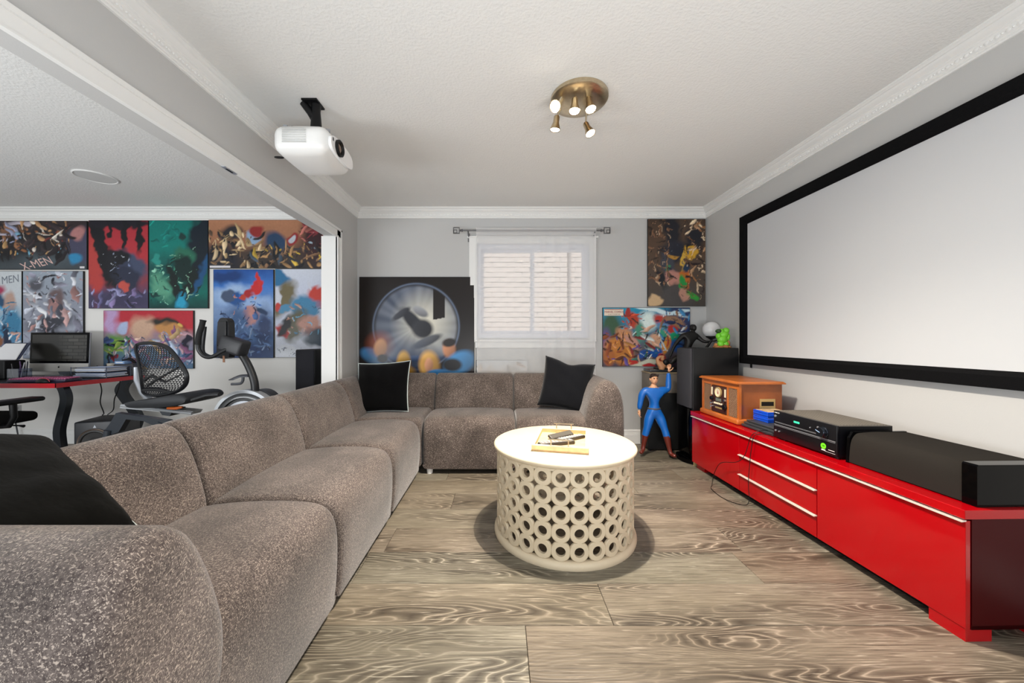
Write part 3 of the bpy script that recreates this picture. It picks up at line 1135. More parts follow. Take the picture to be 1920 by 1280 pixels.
MB(T).box((-.012, 0, 0), (.028, .001, .003)).build('indicator', mat('pale_blue_mark', 'a9c8f2', .3), kn, smooth=False)
M_green = mat('green_led', '35c792', 0.4, emit=0.9)
MB(SM).box((w0 + .18, d0 - .0008, z0 + .128), (.040, .002, .011)).build('display', M_green, rec, smooth=False)
for w_, z, r_ in ((w0 + .018, z0 + .133, .0075), (w0 + .020, z0 + .042, .0055), (w1 - .110, z0 + .134, .005), (w1 - .16, z0 + .12, .0035), (w0 + .048, z0 + .042, .0045)):
    MB().lathe([(r_, 0), (r_ * .95, .005), (0, .006)], SM @ Vector((w_, d0, z)), 14, ax).build('button', M_silver, rec)
LM = SM @ Matrix.Translation((0, 0, 0)) @ Matrix.Rotation(R(90), 4, 'X')        # x = w, y = up, z = towards the room
M_lt = mat('pale_print', 'd6d6d6', 0.5)
letters('lettering', 'ONKYO', .010, SM @ Matrix.Translation((w0 + .028, d0 - .001, z1 - .011)) @ Matrix.Rotation(R(90), 4, 'X'), M_lt, rec, 1.2)
bd = SM @ Vector((w1 - .078, d0, z0 + .040))
bdg = MB().lathe([(.016, 0), (.016, .001), (0, .001)], bd, 26, ax).build('round_sticker', mat('lime_sticker', '6fe021', .5), rec)
letters('lettering', '100', .012, SM @ Matrix.Translation((w1 - .078, d0 - .0012, z0 + .041)) @ Matrix.Rotation(R(90), 4, 'X'), mat('dark_green_print', '1c5a10', .5), bdg, .9)
MB(SM).box((w1 - .078, d0 - .0006, z0 + .019), (.024, .001, .006)).build('sticker_caption', M_lt, rec, smooth=False)
MB(SM).box((w1 - .038, d0 - .0006, z0 + .015), (.060, .001, .0014)).build('logo_strip', M_lt, rec, smooth=False)
MB(SM).box((w1 - .030, d0 - .0006, z0 + .028), (.036, .001, .003)).build('logo_strip', M_lt, rec, smooth=False)
for w_ in (w0 + .04, w1 - .04):
    for d_ in (d0 + .04, d1 - .04):
        MB(SM).cyl((w_, d_, ZT), (w_, d_, ZT + .011), .018, n=14).build('foot', M_black, rec)

cen = thing('center_speaker', 'long dark cloth centre speaker with gloss ends on the red cabinet', 'speaker', SM @ Vector((1.6, .2, ZT)))
w0, w1, d0, d1, z0, z1 = 1.352, 1.866, .070, .372, ZT + .001, ZT + .157
prof = curve([(d0, z0 + .004), (d0 + .004, z0 + .07), (d0 + .014, z0 + .118), (d0 + .036, z0 + .146), (d0 + .07, z1 - .003), (d0 + .15, z1), (d1, z1 - .002)], 4) + [(d1, z0 + .004)]
b = MB(SM)
b.prism([(w0 + .014, a, z) for a, z in prof], (w1 - w0 - .060, 0, 0))
b.build('grille_cloth', mat('charcoal_speaker_cloth', '2b2825', .95, spec=.05, bump=(1200, .4)), cen, angle=30)
for a, t in ((w0, .014), (w1 - .046, .046)):
    q = [(d0 - .004, z0), (d0 + .004, z1 - .030), (d0 + .022, z1), (d1, z1 + .002), (d1, z0)] if t < .02 else [(d0 - .002, z0), (d0 - .002, z1 - .004), (d0 + .004, z1 + .002), (d1, z1 + .002), (d1, z0)]
    b = MB(SM)
    b.prism([(a, u, z) for u, z in q], (t, 0, 0))
    b.build('end_cap', M_gloss, cen, smooth=False)

P = lambda w_, d_, z: tuple(SM @ Vector((w_, d_, z)))
b = MB()
b.tube(curve([P(.80, .075, ZT + .028), P(.80, .02, ZT + .020), P(.775, -.018, ZT - .02), P(.73, -.03, .33), P(.66, -.04, .26), P(.50, -.05, .20), P(.42, -.05, .10), P(.42, -.07, .008), P(.50, -.12, .004), P(.66, -.13, .004), P(.76, -.07, .004), P(.77, -.03, .03), P(.755, -.022, .16), P(.77, -.02, .32), P(.80, -.022, ZT - .03), P(.83, -.01, ZT + .008), P(.86, .04, ZT + .014), P(.875, .075, ZT + .03)], 6), .0022, 6)
tag(b.build('power_cable', M_black), 'thin black cable looping from the red cabinet top down to the floor', 'cable')


# ------------------------------------------------------------------ projection screen
M_screen = mat('matt_white_screen', 'c9cbce', 0.85, spec=0.15)
scr = thing('projection_screen', 'huge white projection screen in a black velvet frame on the right wall', 'projection screen', (RIGHT, 2.25, 1.56))
sy0, sy1, sz0, sz1, fr = 1.126, 3.343, .905, 2.222, .078
MB().bb(RIGHT - .022, RIGHT - .016, sy0 + .03, sy1 - .03, sz0 + .03, sz1 - .03).build('screen_surface', M_screen, scr, smooth=False)
for q in ((sy0, sy1, sz0, sz0 + fr), (sy0, sy1, sz1 - fr, sz1), (sy0, sy0 + fr, sz0, sz1), (sy1 - fr, sy1, sz0, sz1)):
    b = MB()
    xs = RIGHT - .014
    hor = q[1] - q[0] > 1
    # bevelled inwards to the picture
    if hor:
        inner = q[3] if q[2] == sz0 else q[2]
        outer = q[2] if q[2] == sz0 else q[3]
        s = 1 if inner > outer else -1
        pr = [(xs, outer), (xs - .030, outer), (xs - .030, inner - s * .022), (xs - .010, inner), (xs, inner)]
        b.prism([(x, q[0], z) for x, z in pr], (0, q[1] - q[0], 0))
    else:
        inner = q[1] if q[0] == sy0 else q[0]
        outer = q[0] if q[0] == sy0 else q[1]
        s = 1 if inner > outer else -1
        pr = [(xs, outer), (xs - .0295, outer), (xs - .0295, inner - s * .022), (xs - .0095, inner), (xs, inner)]
        b.prism([(x, yy, q[2] + .001) for x, yy in pr], (0, 0, q[3] - q[2] - .002))
    b.build('frame_bar', M_felt, scr, smooth=False)
for yy in (1.5, 2.9):
    MB().bb(RIGHT - .016, RIGHT, yy, yy + .06, 2.10, 2.15).build('wall_bracket', M_black, scr, smooth=False)
MB().bb(RIGHT - .014, RIGHT - .002, sy1 - .11, sy1 - .10, sz0 - .035, sz0 + .01).build('wall_bracket', M_black, scr, smooth=False)

# ------------------------------------------------------------------ loudspeakers
M_side = mat('satin_black_veneer', '121213', 0.35, spec=.4)
M_gcloth = mat('dark_grey_grille', '45454a', .85, spec=.2, bump=(900, .4))
tow = thing('tower_speaker', 'tall black tower loudspeaker between the back wall and the red cabinet', 'speaker', (1.91, 3.43, 0))
tx0, tx1, ty0, ty1, tz = 1.715, 2.13, 3.300, 3.556, 1.043
b = MB()
b.rbox(((tx0 + tx1) / 2, (ty0 + ty1) / 2, (.036 + tz) / 2), (tx1 - tx0, ty1 - ty0, tz - .036), .006, 2)
b.build('cabinet', M_side, tow)
b = MB()
b.rbox((tx0 - .010, (ty0 + ty1) / 2, (.50 + tz - .006) / 2), (.022, ty1 - ty0 - .004, tz - .006 - .50), .006, 2)
b.build('grille', M_gcloth, tow)
b = MB()
b.rbox((tx0 - .003, (ty0 + ty1) / 2, .27), (.008, ty1 - ty0 - .006, .44), .003, 2)
b.build('lower_front', M_gloss, tow)
pts = [(tx1, ty0 - .02), (tx1, ty1 + .02), (tx0 + .02, ty1 + .02)] + [(tx0 + .02 - .085 * math.sin(a), (ty0 + ty1) / 2 + (ty1 - ty0 + .04) / 2 * math.cos(a)) for a in [math.pi * k / 12 for k in range(1, 12)]] + [(tx0 + .02, ty0 - .02)]
b = MB()
b.prism([(x, yy, .004) for x, yy in pts], (0, 0, .032))
b.build('base_plate', M_gloss, tow, angle=30)

tw2 = thing('tower_speaker', 'black tower loudspeaker in the next room beside the white door jamb', 'speaker', (-1.90, 3.7, 0))
MB().rbox((-1.898, 3.725, .515), (.185, .32, 1.012), .006, 2).build('cabinet', M_side, tw2)
MB().rbox((-1.898, 3.560, .60), (.177, .018, .83), .006, 2).build('grille', mat('blue_black_grille', '1d1d24', .9, bump=(900, .4)), tw2)
MB().rbox((-1.898, 3.73, .006), (.23, .36, .012), .004, 2).build('base_plate', M_gloss, tw2)

sub2 = thing('subwoofer_box', 'black floor box beside the toy figure in the back corner', 'speaker', (1.68, 3.81, 0))
MB().rbox((1.665, 3.812, .295), (.37, .22, .566), .006, 2).build('cabinet', mat('matt_black_box', '0c0c0d', .6), sub2)
for x, yy in ((1.50, 3.72), (1.83, 3.72), (1.50, 3.90), (1.83, 3.90)):
    MB().cyl((x, yy, 0), (x, yy, .013), .015, n=12).build('foot', M_black, sub2)
gb = thing('storage_box', 'grey-brown box on top of the black floor box', 'box', (1.67, 3.815, .58))
MB().rbox((1.668, 3.815, .579 + .097), (.345, .21, .194), .004, 2).build('body', mat('grey_brown_box', '7a7269', .6, noise=(6, .05)), gb)
MB().rbox((1.668, 3.815, .780), (.352, .217, .012), .003, 2).build('lid', mat('tan_lid', '9a8a70', .5), gb)
dp = thing('display_plinth', 'smoky dark plinth under the tan torso figurine and the black statue', 'plinth', (1.66, 3.81, .787))
MB().rbox((1.655, 3.812, .800), (.300, .18, .026), .006, 2).build('slab', mat('smoky_slab', '2b2e31', .15, coat=.5), dp)

# ------------------------------------------------------------------ toy figure
M_skin = mat('toy_skin', 'e3ab84', .5)
M_bluesuit = mat('blue_suit_plastic', '1669c4', .35, coat=.2)
M_boot = mat('maroon_boot_plastic', '6a2a20', .35, coat=.2)
M_hair = mat('dark_brown_hair', '2a1a14', .5)
M_belt = mat('grey_belt', '5a5a60', .5)
FXY = (1.473, 3.54)


def fp(px, py, y=0.0):
    s = 195.5
    return (FXY[0] + (px - 1228) / s, FXY[1] + y, .006 + (856 - py) / s)


fig = thing('toy_figure', 'large toy man in plain blue suit and maroon boots raising one arm', 'figurine', (FXY[0], FXY[1], 0))
J = {
    'pelvis': (fp(1228, 775), (.052, .045)), 'waist': (fp(1227.5, 763), (.052, .043)), 'belly': (fp(1227, 752), (.058, .046)), 'chest': (fp(1226, 739), (.076, .055)),
    'collar': (fp(1226, 730), (.050, .042)), 'neck': (fp(1226.5, 725.5), (.026, .026)), 'nape': (fp(1226.5, 720), (.024, .024)),
    'sl': (fp(1209, 734), .040), 'al': (fp(1203.5, 743), .036), 'el': (fp(1202, 754), .027), 'fl': (fp(1200.5, 761), .027), 'wl': (fp(1199.5, 770), .018),
    'sr': (fp(1244, 733.5), .040), 'ar': (fp(1250.5, 733), .034), 'er': (fp(1254, 730.5), .029), 'fr': (fp(1254.3, 718), .028), 'wr': (fp(1254.5, 700.5), .018),
    'hl': (fp(1220.5, 779), .046), 'tl': (fp(1217, 790), .050), 'kl': (fp(1213.5, 805, -.01), .033), 'cl': (fp(1211, 816, .0), .036), 'nl': (fp(1208, 838, .01), .021), 'll': (fp(1206, 847, .0), .021), 'ol': (fp(1198, 849, -.05), .018),
    'hr': (fp(1235.5, 779), .046), 'tr': (fp(1239.5, 790, -.01), .050), 'kr': (fp(1244.5, 806, -.03), .033), 'cr': (fp(1247.5, 818, -.04), .036), 'nr': (fp(1251.5, 841, -.05), .021), 'lr': (fp(1253, 850, -.06), .021), 'or': (fp(1257.5, 851.5, -.12), .018),
}
Ed = [('pelvis', 'waist'), ('waist', 'belly'), ('belly', 'chest'), ('chest', 'collar'), ('collar', 'neck'), ('neck', 'nape'), ('chest', 'sl'), ('sl', 'al'), ('al', 'el'), ('el', 'fl'), ('fl', 'wl'),
      ('chest', 'sr'), ('sr', 'ar'), ('ar', 'er'), ('er', 'fr'), ('fr', 'wr'), ('pelvis', 'hl'), ('hl', 'tl'), ('tl', 'kl'), ('kl', 'cl'), ('cl', 'nl'), ('nl', 'll'), ('ll', 'ol'),
      ('pelvis', 'hr'), ('hr', 'tr'), ('tr', 'kr'), ('kr', 'cr'), ('cr', 'nr'), ('nr', 'lr'), ('lr', 'or')]
bootz = fp(0, 818)[2]
nz = fp(0, 728.5)[2]


def zone(c):
    if c.z < bootz:
        return 1
    if c.z > nz and abs(c.x - fp(1226.5, 0)[0]) < .05:
        return 2
    return 0


skin('body', J, Ed, 'pelvis', [M_bluesuit, M_boot, M_skin], fig, 2, zone)
wz = fp(0, 768)[2]
b = MB()
b.lathe([(.058, -.008), (.061, -.004), (.061, .006), (.058, .009)], (fp(1227.5, 0)[0], FXY[1], wz), 24)
for i, v in enumerate(b.v):
    b.v[i] = (v[0], FXY[1] + (v[1] - FXY[1]) * .84, v[2])
b.build('belt', M_belt, fig)
hc = Vector(fp(1226.4, 712.5, -.008))
b = MB()
b.ball(hc, (.036, .042, .047), 20)
b.ball(hc + Vector((0, -.008, -.020)), (.029, .034, .028), 16)
b.ball(hc + Vector((0, -.044, -.004)), (.006, .008, .011), 10)
for s in (-1, 1):
    b.ball(hc + Vector((s * .036, .004, -.003)), (.006, .010, .013), 10)
head = b.build('head', M_skin, fig, angle=80)
b = MB()
for s in (-1, 1):
    b.ball(hc + Vector((s * .014, -.039, .005)), (.0055, .003, .0035), 10)
b.build('eyes', mat('dark_eye', '151515', .3), head)
b = MB()
for s in (-1, 1):
    b.box(hc + Vector((s * .014, -.040, .014)), (.015, .004, .003))
b.build('brows', M_hair, head)
MB().ball(hc + Vector((0, -.040, -.024)), (.011, .004, .003), 10).build('mouth', mat('toy_lip', 'a86a58', .5), head)
b = MB()
b.ball(hc + Vector((0, .008, .013)), (.039, .042, .042), 20)
for k in range(5):
    b.ball(hc + Vector((-.026 + .013 * k, -.028, .036)), (.010, .012, .011), 10)
b.build('hair', M_hair, fig, angle=80)


def hand(name, wrist, direction, palm_n, s, m, parent, curl=.5):
    """palm, four unequal bent fingers and a side thumb, grown as one surface"""
    d, n = Vector(direction).normalized(), Vector(palm_n).normalized()
    side = d.cross(n)
    w0 = Vector(wrist)
    Jn = {'w': (w0, .018 * s), 'p': (w0 + d * .030 * s, (.026 * s, .014 * s)), 'q': (w0 + d * .055 * s, (.030 * s, .013 * s))}
    E2 = [('w', 'p'), ('p', 'q')]
    for k, L in enumerate((.055, .062, .058, .045)):
        o = side * (.022 - .0148 * k) * s
        a = w0 + d * .070 * s + o
        b1 = a + (d * math.cos(curl * .5) + n * math.sin(curl * .5)) * L * .5 * s
        c1 = b1 + (d * math.cos(curl * 1.5) + n * math.sin(curl * 1.5)) * L * .5 * s
        for nm, q, r in (('a', a, .0078), ('b', b1, .0068), ('c', c1, .0054)):
            Jn[nm + str(k)] = (q, r * s)
        E2 += [('q', 'a' + str(k)), ('a' + str(k), 'b' + str(k)), ('b' + str(k), 'c' + str(k))]
    t0 = w0 + d * .028 * s + side * .024 * s
    Jn['t0'], Jn['t1'], Jn['t2'] = (t0, .010 * s), (t0 + (d * .6 + side * .7 + n * .3) * .030 * s, .009 * s), (t0 + (d * 1.3 + side * .9 + n * .6) * .040 * s, .007 * s)
    E2 += [('p', 't0'), ('t0', 't1'), ('t1', 't2')]
    return skin(name, Jn, E2, 'w', m, parent, 1)


hand('hand', fp(1254.6, 699.5), (.08, -.05, 1), (-.5, -1, 0), .62, M_skin, fig, .35)
hand('hand', fp(1199.4, 771), (-.12, -.15, -1), (.9, -.4, 0), .60, M_skin, fig, .7)

# ------------------------------------------------------------------ black statue lamp, tan torso, green figurine
M_stat = mat('black_bronze', '1c1a19', .45, .2)
D1 = 3.825
q = lambda px, py, dy=0: tuple(at(px, py, D1 + dy))
st = thing('statue_lamp', 'black lamp statue of a lunging nude figure holding up a white globe', 'lamp', (1.72, D1, .81))
J = {'pel': (q(1284, 664), (.052, .042)), 'wst': (q(1288, 653), (.042, .034)), 'rib': (q(1292, 641), (.052, .040)), 'chs': (q(1294.5, 632), (.056, .042)), 'nk': (q(1299, 622), (.022, .022)), 'nk2': (q(1300, 618), .021),
     'sl': (q(1281, 628.5), .030), 'ul': (q(1273, 637), .022), 'el': (q(1266.5, 645), .019), 'fl': (q(1262, 653), .016), 'wl': (q(1258.5, 663), .012), 'hl': (q(1256.5, 669), .012),
     'sr': (q(1307, 630), .030), 'ur': (q(1313, 635.5, -.02), .022), 'er': (q(1318, 639.5, -.04), .018), 'fr': (q(1325, 641, -.06), .015), 'wr': (q(1331, 640.5, -.07), .012), 'hr': (q(1336, 639.5, -.08), .011),
     'tl': (q(1275, 668, -.02), .040), 'kl': (q(1262, 676, -.05), .028), 'cl': (q(1256, 682, -.03), .024), 'al': (q(1249, 688, 0), .014), 'ol': (q(1244, 690, -.03), .013),
     'tr': (q(1295, 672), .040), 'kr': (q(1302, 682), .028), 'ar': (q(1306, 689.5), .016), 'or': (q(1312, 691, -.03), .013)}
Ed = [('pel', 'wst'), ('wst', 'rib'), ('rib', 'chs'), ('chs', 'nk'), ('nk', 'nk2'), ('chs', 'sl'), ('sl', 'ul'), ('ul', 'el'), ('el', 'fl'), ('fl', 'wl'), ('wl', 'hl'), ('chs', 'sr'), ('sr', 'ur'), ('ur', 'er'), ('er', 'fr'), ('fr', 'wr'), ('wr', 'hr'),
      ('pel', 'tl'), ('tl', 'kl'), ('kl', 'cl'), ('cl', 'al'), ('al', 'ol'), ('pel', 'tr'), ('tr', 'kr'), ('kr', 'ar'), ('ar', 'or')]
bo = skin('body', J, Ed, 'pel', M_stat, st, 2)
hc = Vector(q(1301, 614.5))
b = MB()
b.ball(hc, (.026, .031, .036), 16)
b.ball(hc + Vector((.0, -.028, -.004)), (.005, .007, .008), 8)
b.ball(hc + Vector((-.004, .016, .004)), (.031, .030, .034), 16)
b.ball(hc + Vector((-.008, .036, .0)), (.014, .014, .014), 10)
b.build('head', M_stat, st, angle=80)
for w_, dr in ((q(1336, 639.5, -.08), (1, -.2, .1)), (q(1256.5, 669), (-.3, -.2, -1))):
    hand('hand', w_, dr, (0, 0, 1) if dr[0] > 0 else (1, 0, 0), .42, M_stat, st, .3)
cc = Vector(q(1334, 633, -.08))
b = MB()
b.lathe([(0, -.034), (.012, -.034), (.010, -.026), (.012, -.018), (.030, -.008), (.050, .004), (.053, .008), (.053, .018), (.046, .018), (0, .012)], cc, 24)
b.build('cup', M_stat, st)
M_opal = mat('opal_glass', 'f1f1f2', .25, spec=.5)
MB().ball(cc + Vector((-.002, 0, .082)), .082, 32).build('globe', M_opal, st, angle=80)
b = MB()                                                     # slanting stay under the cup
b.tube([cc + Vector((-.004, 0, -.034)), cc + Vector((-.045, .02, -.11)), cc + Vector((-.10, .06, -.20)), (1.80, D1 + .03, .815)], [.011, .014, .014, .016], 10)
b.build('stay', M_stat, st)
MB().rbox((1.70, D1 - .01, .820), (.20, .12, .014), .004, 2).build('base', M_stat, st)

D2 = 3.755
q = lambda px, py, dy=0: tuple(at(px, py, D2 + dy))
to = thing('torso_figurine', 'small tan bare torso figurine with an arm bent over its head', 'figurine', (1.63, D2, .813))
J = {'w': (q(1240, 695), (.042, .030)), 'b': (q(1240.5, 688), (.040, .030)), 'c': (q(1241, 681), (.052, .036)), 'n': (q(1242, 676), (.020, .020)), 'sl': (q(1234, 681), .022), 'el': (q(1232.5, 672), .019), 'wl': (q(1238, 668.3), .015), 'hl': (q(1246, 668.5), .013),
     'sr': (q(1248, 682), .022), 'er': (q(1251.5, 690), .017)}
skin('body', J, [('w', 'b'), ('b', 'c'), ('c', 'n'), ('c', 'sl'), ('sl', 'el'), ('el', 'wl'), ('wl', 'hl'), ('c', 'sr'), ('sr', 'er')], 'w', mat('tan_figurine', 'c08a62', .5), to, 2)
MB().ball(q(1242, 672.3), (.019, .022, .025), 14).build('head', mat('tan_figurine_head', 'b07c58', .5), to)
MB().ball(q(1248.5, 679, -.02), (.030, .026, .034), 14).build('dark_mane', M_black, to, angle=80)

D3 = 3.40
q = lambda px, py, dy=0: Vector(at(px, py, D3) + Vector((0, dy, 0)))
M_lime = mat('bright_green_resin', '78d236', .4)
gr = thing('green_figurine', 'small bright green lumpy figurine on a tan rock base', 'figurine', (2.04, D3, tz))
b = MB()
rnd = random.Random(3)
for k in range(9):
    a = k * .7
    b.ball((q(1354, 650) + Vector((.052 * math.cos(a), .035 * math.sin(a), -.004))), (.030, .028, .014 + .012 * rnd.random()), 10)
b.ball((q(1365, 644)), (.018, .02, .034), 10)
b.ball((q(1342, 647)), (.016, .02, .022), 10)
rk = b.build('rock_base', mat('tan_rock', 'a9703f', .7, noise=(30, .3)), gr, angle=80)
for i, v in enumerate(rk.data.vertices):
    v.co.z = max(v.co.z, tz + .001)
b = MB()
for px, py, r_ in ((1351, 645, (.030, .03, .030)), (1360, 645, (.028, .03, .030)), (1354, 636, (.045, .035, .040)), (1357, 627, (.044, .034, .040)), (1361, 620, (.030, .030, .030)), (1352, 622, (.026, .028, .03)), (1347, 630, (.022, .026, .03)), (1364, 631, (.020, .026, .04))):
    b.ball(q(px, py), r_, 16)
b.build('body', M_lime, gr, angle=80)
b = MB()
b.ball(q(1347.5, 620.5), (.028, .028, .020), 14)
b.build('cap', mat('dark_green_resin', '2c4a25', .4), gr)

# ------------------------------------------------------------------ ceiling lamp
LX, LY = .450, 2.125
lamp = thing('ceiling_light', 'round brushed nickel ceiling light with five small spot heads', 'ceiling light', (LX, LY, CEIL))
b = MB()
b.lathe([(0, CEIL - .001), (.158, CEIL - .001), (.163, CEIL - .008), (.163, CEIL - .024), (.154, CEIL - .033), (.10, CEIL - .046), (.03, CEIL - .052), (0, CEIL - .052)], (LX, LY, 0), 56)
b.build('canopy', M_steel, lamp, angle=40)
M_bulb = mat('lit_halogen_bulb', 'fff2dc', .3, emit=30)
heads = [((.305, 2.055, 2.425), (-.30, -.75, -.6), 1.0, .3), ((.405, 2.035, 2.405), (-.05, -.15, -1), .8, 2.6), ((.495, 2.055, 2.425), (.12, -.25, -1), .8, .35),
         ((.325, 2.200, 2.400), (-.12, .1, -1), .8, .35), ((.520, 2.190, 2.365), (.35, -.28, -1), 1.25, .5)]
for k, (p0, dr, s, br) in enumerate(heads):
    p0, dr = Vector(p0), Vector(dr).normalized()
    j = Vector((LX + (p0.x - LX) * .75, LY + (p0.y - LY) * .75, CEIL - .035))
    h = MB().lathe([(0, -.052), (.014, -.052), (.017, -.046), (.018, -.014), (.030, .022), (.032, .026), (.031, .030), (.028, .028), (0, .012)], p0, 24, dr).build('spot_head', M_steel, lamp)
    MB().lathe([(0, .024), (.027, .024), (.027, .027), (.020, .029), (0, .031)], p0, 20, dr).build('bulb', M_bulb, h)
    MB().tube([j, p0 - dr * .045], .005, 8).build('swivel_stem', M_steel, lamp)
    li = bpy.data.lights.new('spot_bulb', 'SPOT')
    li.energy = LAMP_POWER * br
    li.color = (1.0, .90, .77)
    li.spot_size = R(140)
    li.spot_blend = .9
    li.shadow_soft_size = .018
    lo = bpy.data.objects.new('spot_bulb', li)
    C.objects.link(lo)
    lo.location = p0 + dr * .045
    aim = dr if k else Vector((-.1, -.15, -1)).normalized()
    lo.rotation_euler = aim.to_track_quat('-Z', 'Y').to_euler()
    lo.parent = lamp
    lo.matrix_parent_inverse = Matrix.Translation(-lamp.location)

# ------------------------------------------------------------------ projector
prj = thing('projector', 'white video projector hanging from a black ceiling mount beside the beam', 'projector', (-1.12, 2.19, CEIL))
PC = Vector((-1.115, 2.19, 2.232))
b = MB()
b.rbox(PC, (.30, .335, .150), .05, 5, puff=(.012, .01, .018), fill=5)
b.build('shell', M_whitep, prj, angle=60)
b = MB()
k = 28
V = []
for i in range(k):
    g = 2 * math.pi * i / k
    V.append((PC.x + .155, PC.y + .150 * abs(math.cos(g)) ** .7 * math.copysign(1, math.cos(g)), PC.z + .052 * abs(math.sin(g)) ** .7 * math.copysign(1, math.sin(g)) - .006))
b.prism(V, (.016, 0, 0))
fpn = b.build('front_panel', mat('bright_white_panel', 'f4f4f4', .25), prj, angle=30)
lc = Vector((PC.x + .171, PC.y - .055, PC.z - .006))
b = MB()
b.lathe([(.046, 0), (.046, .014), (.040, .018), (.033, .012), (.030, .004), (.030, .0)], lc, 30, (1, 0, 0))
b.build('lens_ring', M_black, prj)
b = MB()
b.lathe([(.031, .002), (.024, .008), (.012, .011), (0, .012)], lc, 24, (1, 0, 0))
b.build('lens', mat('amber_lens', '6a4a30', .05, coat=1), prj)
b = MB()
b.rbox((PC.x + .172, PC.y - .125, PC.z + .012), (.003, .010, .018), .001, 1)
b.build('sensor_window', M_char, prj)
b = MB()
for i in range(9):
    b.box((PC.x - .02, PC.y - .1775, PC.z + .045 - i * .0095), (.13, .004, .0035))
stuff(b.build('vent_slats', mat('grey_vent', 'bdbdbb', .5), prj, smooth=False))
for dx, dy in ((-.11, -.10), (.11, -.06)):
    MB().cyl(PC + Vector((dx, dy, .085)), PC + Vector((dx, dy, .100)), .014, n=14).build('adjuster_foot', M_silver, prj)
b = MB()
mx, my = PC.x + .005, PC.y
b.prism([(mx - .055, my - .05, CEIL - .010), (mx + .035, my - .05, CEIL - .010), (mx + .035, my + .05, CEIL - .010), (mx - .055, my + .05, CEIL - .010)], (0, 0, .010))
b.lathe([(.028, CEIL - .012), (.024, CEIL - .05), (.030, CEIL - .12), (.034, CEIL - .178)], (mx + .008, my, 0), 16)
for dx, dy in ((-.05, -.045), (-.05, .045), (.05, -.045), (.06, .05)):
    b.tube([(mx, my, CEIL - .165), (mx + dx * 1.1, my + dy * 1.6, CEIL - .190), (mx + dx * 1.6, my + dy * 2.2, CEIL - .203)], [.016, .010, .010], 8)
b.tube([(mx - .06, my - .02, CEIL - .008), (mx - .025, my, CEIL - .055), (mx + .008, my, CEIL - .11)], [.020, .022, .024], 10)
b.build('ceiling_mount', M_black, prj)
b = MB()
b.tube([(PC.x - .155 - .022 * (1 - math.cos(a)), PC.y - .05 + .02 * math.sin(a), PC.z - .055 + .006 * math.sin(a)) for a in [2 * math.pi * i / 18 for i in range(19)]], .004, 6)
b.build('cable_loop', M_black, prj)

isp = thing('ceiling_speaker', 'round white speaker grille set in the ceiling of the next room', 'speaker', (-3.50, 3.176, CEIL))
b = MB()
b.lathe([(.128, CEIL - .001), (.142, CEIL - .001), (.142, CEIL - .006), (.134, CEIL - .010), (.128, CEIL - .006)], (-3.50, 3.176, 0), 40)
b.build('rim', M_trim, isp)
MB().lathe([(0, CEIL - .006), (.129, CEIL - .005), (.129, CEIL - .001), (0, CEIL - .001)], (-3.50, 3.176, 0), 40).build('grille', mat('white_perforated_grille', 'dcdcda', .7, bump=(700, .4)), isp)

# ------------------------------------------------------------------ curtain
rod = thing('curtain_rod', 'grey metal curtain rod with square ring finials above the window', 'curtain rod', (.35, 3.86, 2.30))
RY, RZ = 3.865, EYE + (636 - 432) * 3.865 / FOC
xl, xr = (868 - VX) * RY / FOC, (1126 - VX) * RY / FOC
M_rod = mat('pewter', '7b7b7d', .35, .8)
MB().cyl((xl, RY, RZ), (xr, RY, RZ), .008, n=14).build('pole', M_rod, rod)
for x, s in ((xl, -1), (xr, 1)):
    b = MB()
    b.lathe([(.008, 0), (.015, .004), (.015, .012), (.009, .018), (.013, .026), (.009, .032)], (x, RY, RZ), 16, (s, 0, 0))
    b.build('finial_neck', M_rod, rod)
    cx = x + s * .068
    b = MB()
    for h, t in ((.034, .008), (.019, .006)):
        ox = -.004 if h < .03 else 0
        for q in ((-h, h, -h, -h + t), (-h, h, h - t, h), (-h, -h + t, -h + t, h - t), (h - t, h, -h + t, h - t)):
            b.bb(cx + q[0] + (.012 * s if h < .03 else 0), cx + q[1] + (.012 * s if h < .03 else 0), RY - .006, RY + .006, RZ + q[2] - (.010 if h < .03 else 0), RZ + q[3] - (.010 if h < .03 else 0))
    b.build('finial', M_rod, rod, smooth=False)
for x in (xl + .055, xr - .06):
    b = MB()
    b.tube([(x, RY, RZ - .008), (x, RY + .03, RZ - .03), (x, BACK - .024, RZ - .05)], .007, 8)
    b.box((x, BACK - .004, RZ - .05), (.022, .008, .09))
    b.build('bracket', M_rod, rod)
cl, cr = (893 - VX) * 3.86 / FOC, (1118 - VX) * 3.86 / FOC


def drape(i, j):
    x = cl + (cr - cl) * i
    top = RZ + .028
    bot = .50
    z = top + (bot - top) * j
    amt = .002 + .011 * max(0, min(1, (i - .40) / .25))
    y = 3.911 + amt * math.sin(i * 46 + .8 * math.sin(i * 9)) * (.55 + .45 * math.sin(3 * i + 1)) + .003 * math.sin(5 * i + 2 * j)
    if j < .03:
        y = RY - .011
    x += .012 * j * (1 - i * .6)
    return Vector((x, min(y, 3.922), z))


cur = thing('sheer_curtain', 'single white sheer curtain panel hanging over the window', 'curtain', (.35, 3.88, 1.4))
MB().grid(drape, 160, 50).build('panel', M_sheer, cur, angle=180)
MB().grid(lambda i, j: Vector((cl + (cr - cl) * i, RY + .010, RZ + .028 - .075 * j)), 20, 2).build('rod_pocket', M_sheer, cur, angle=180)
b = MB()
b.tube([drape(0, j / 24) for j in range(25)], .0022, 5)
b.tube([drape(1, j / 24) for j in range(25)], .0022, 5)
b.build('side_hem', mat('white_thread', 'f0f0f0', .8), cur)


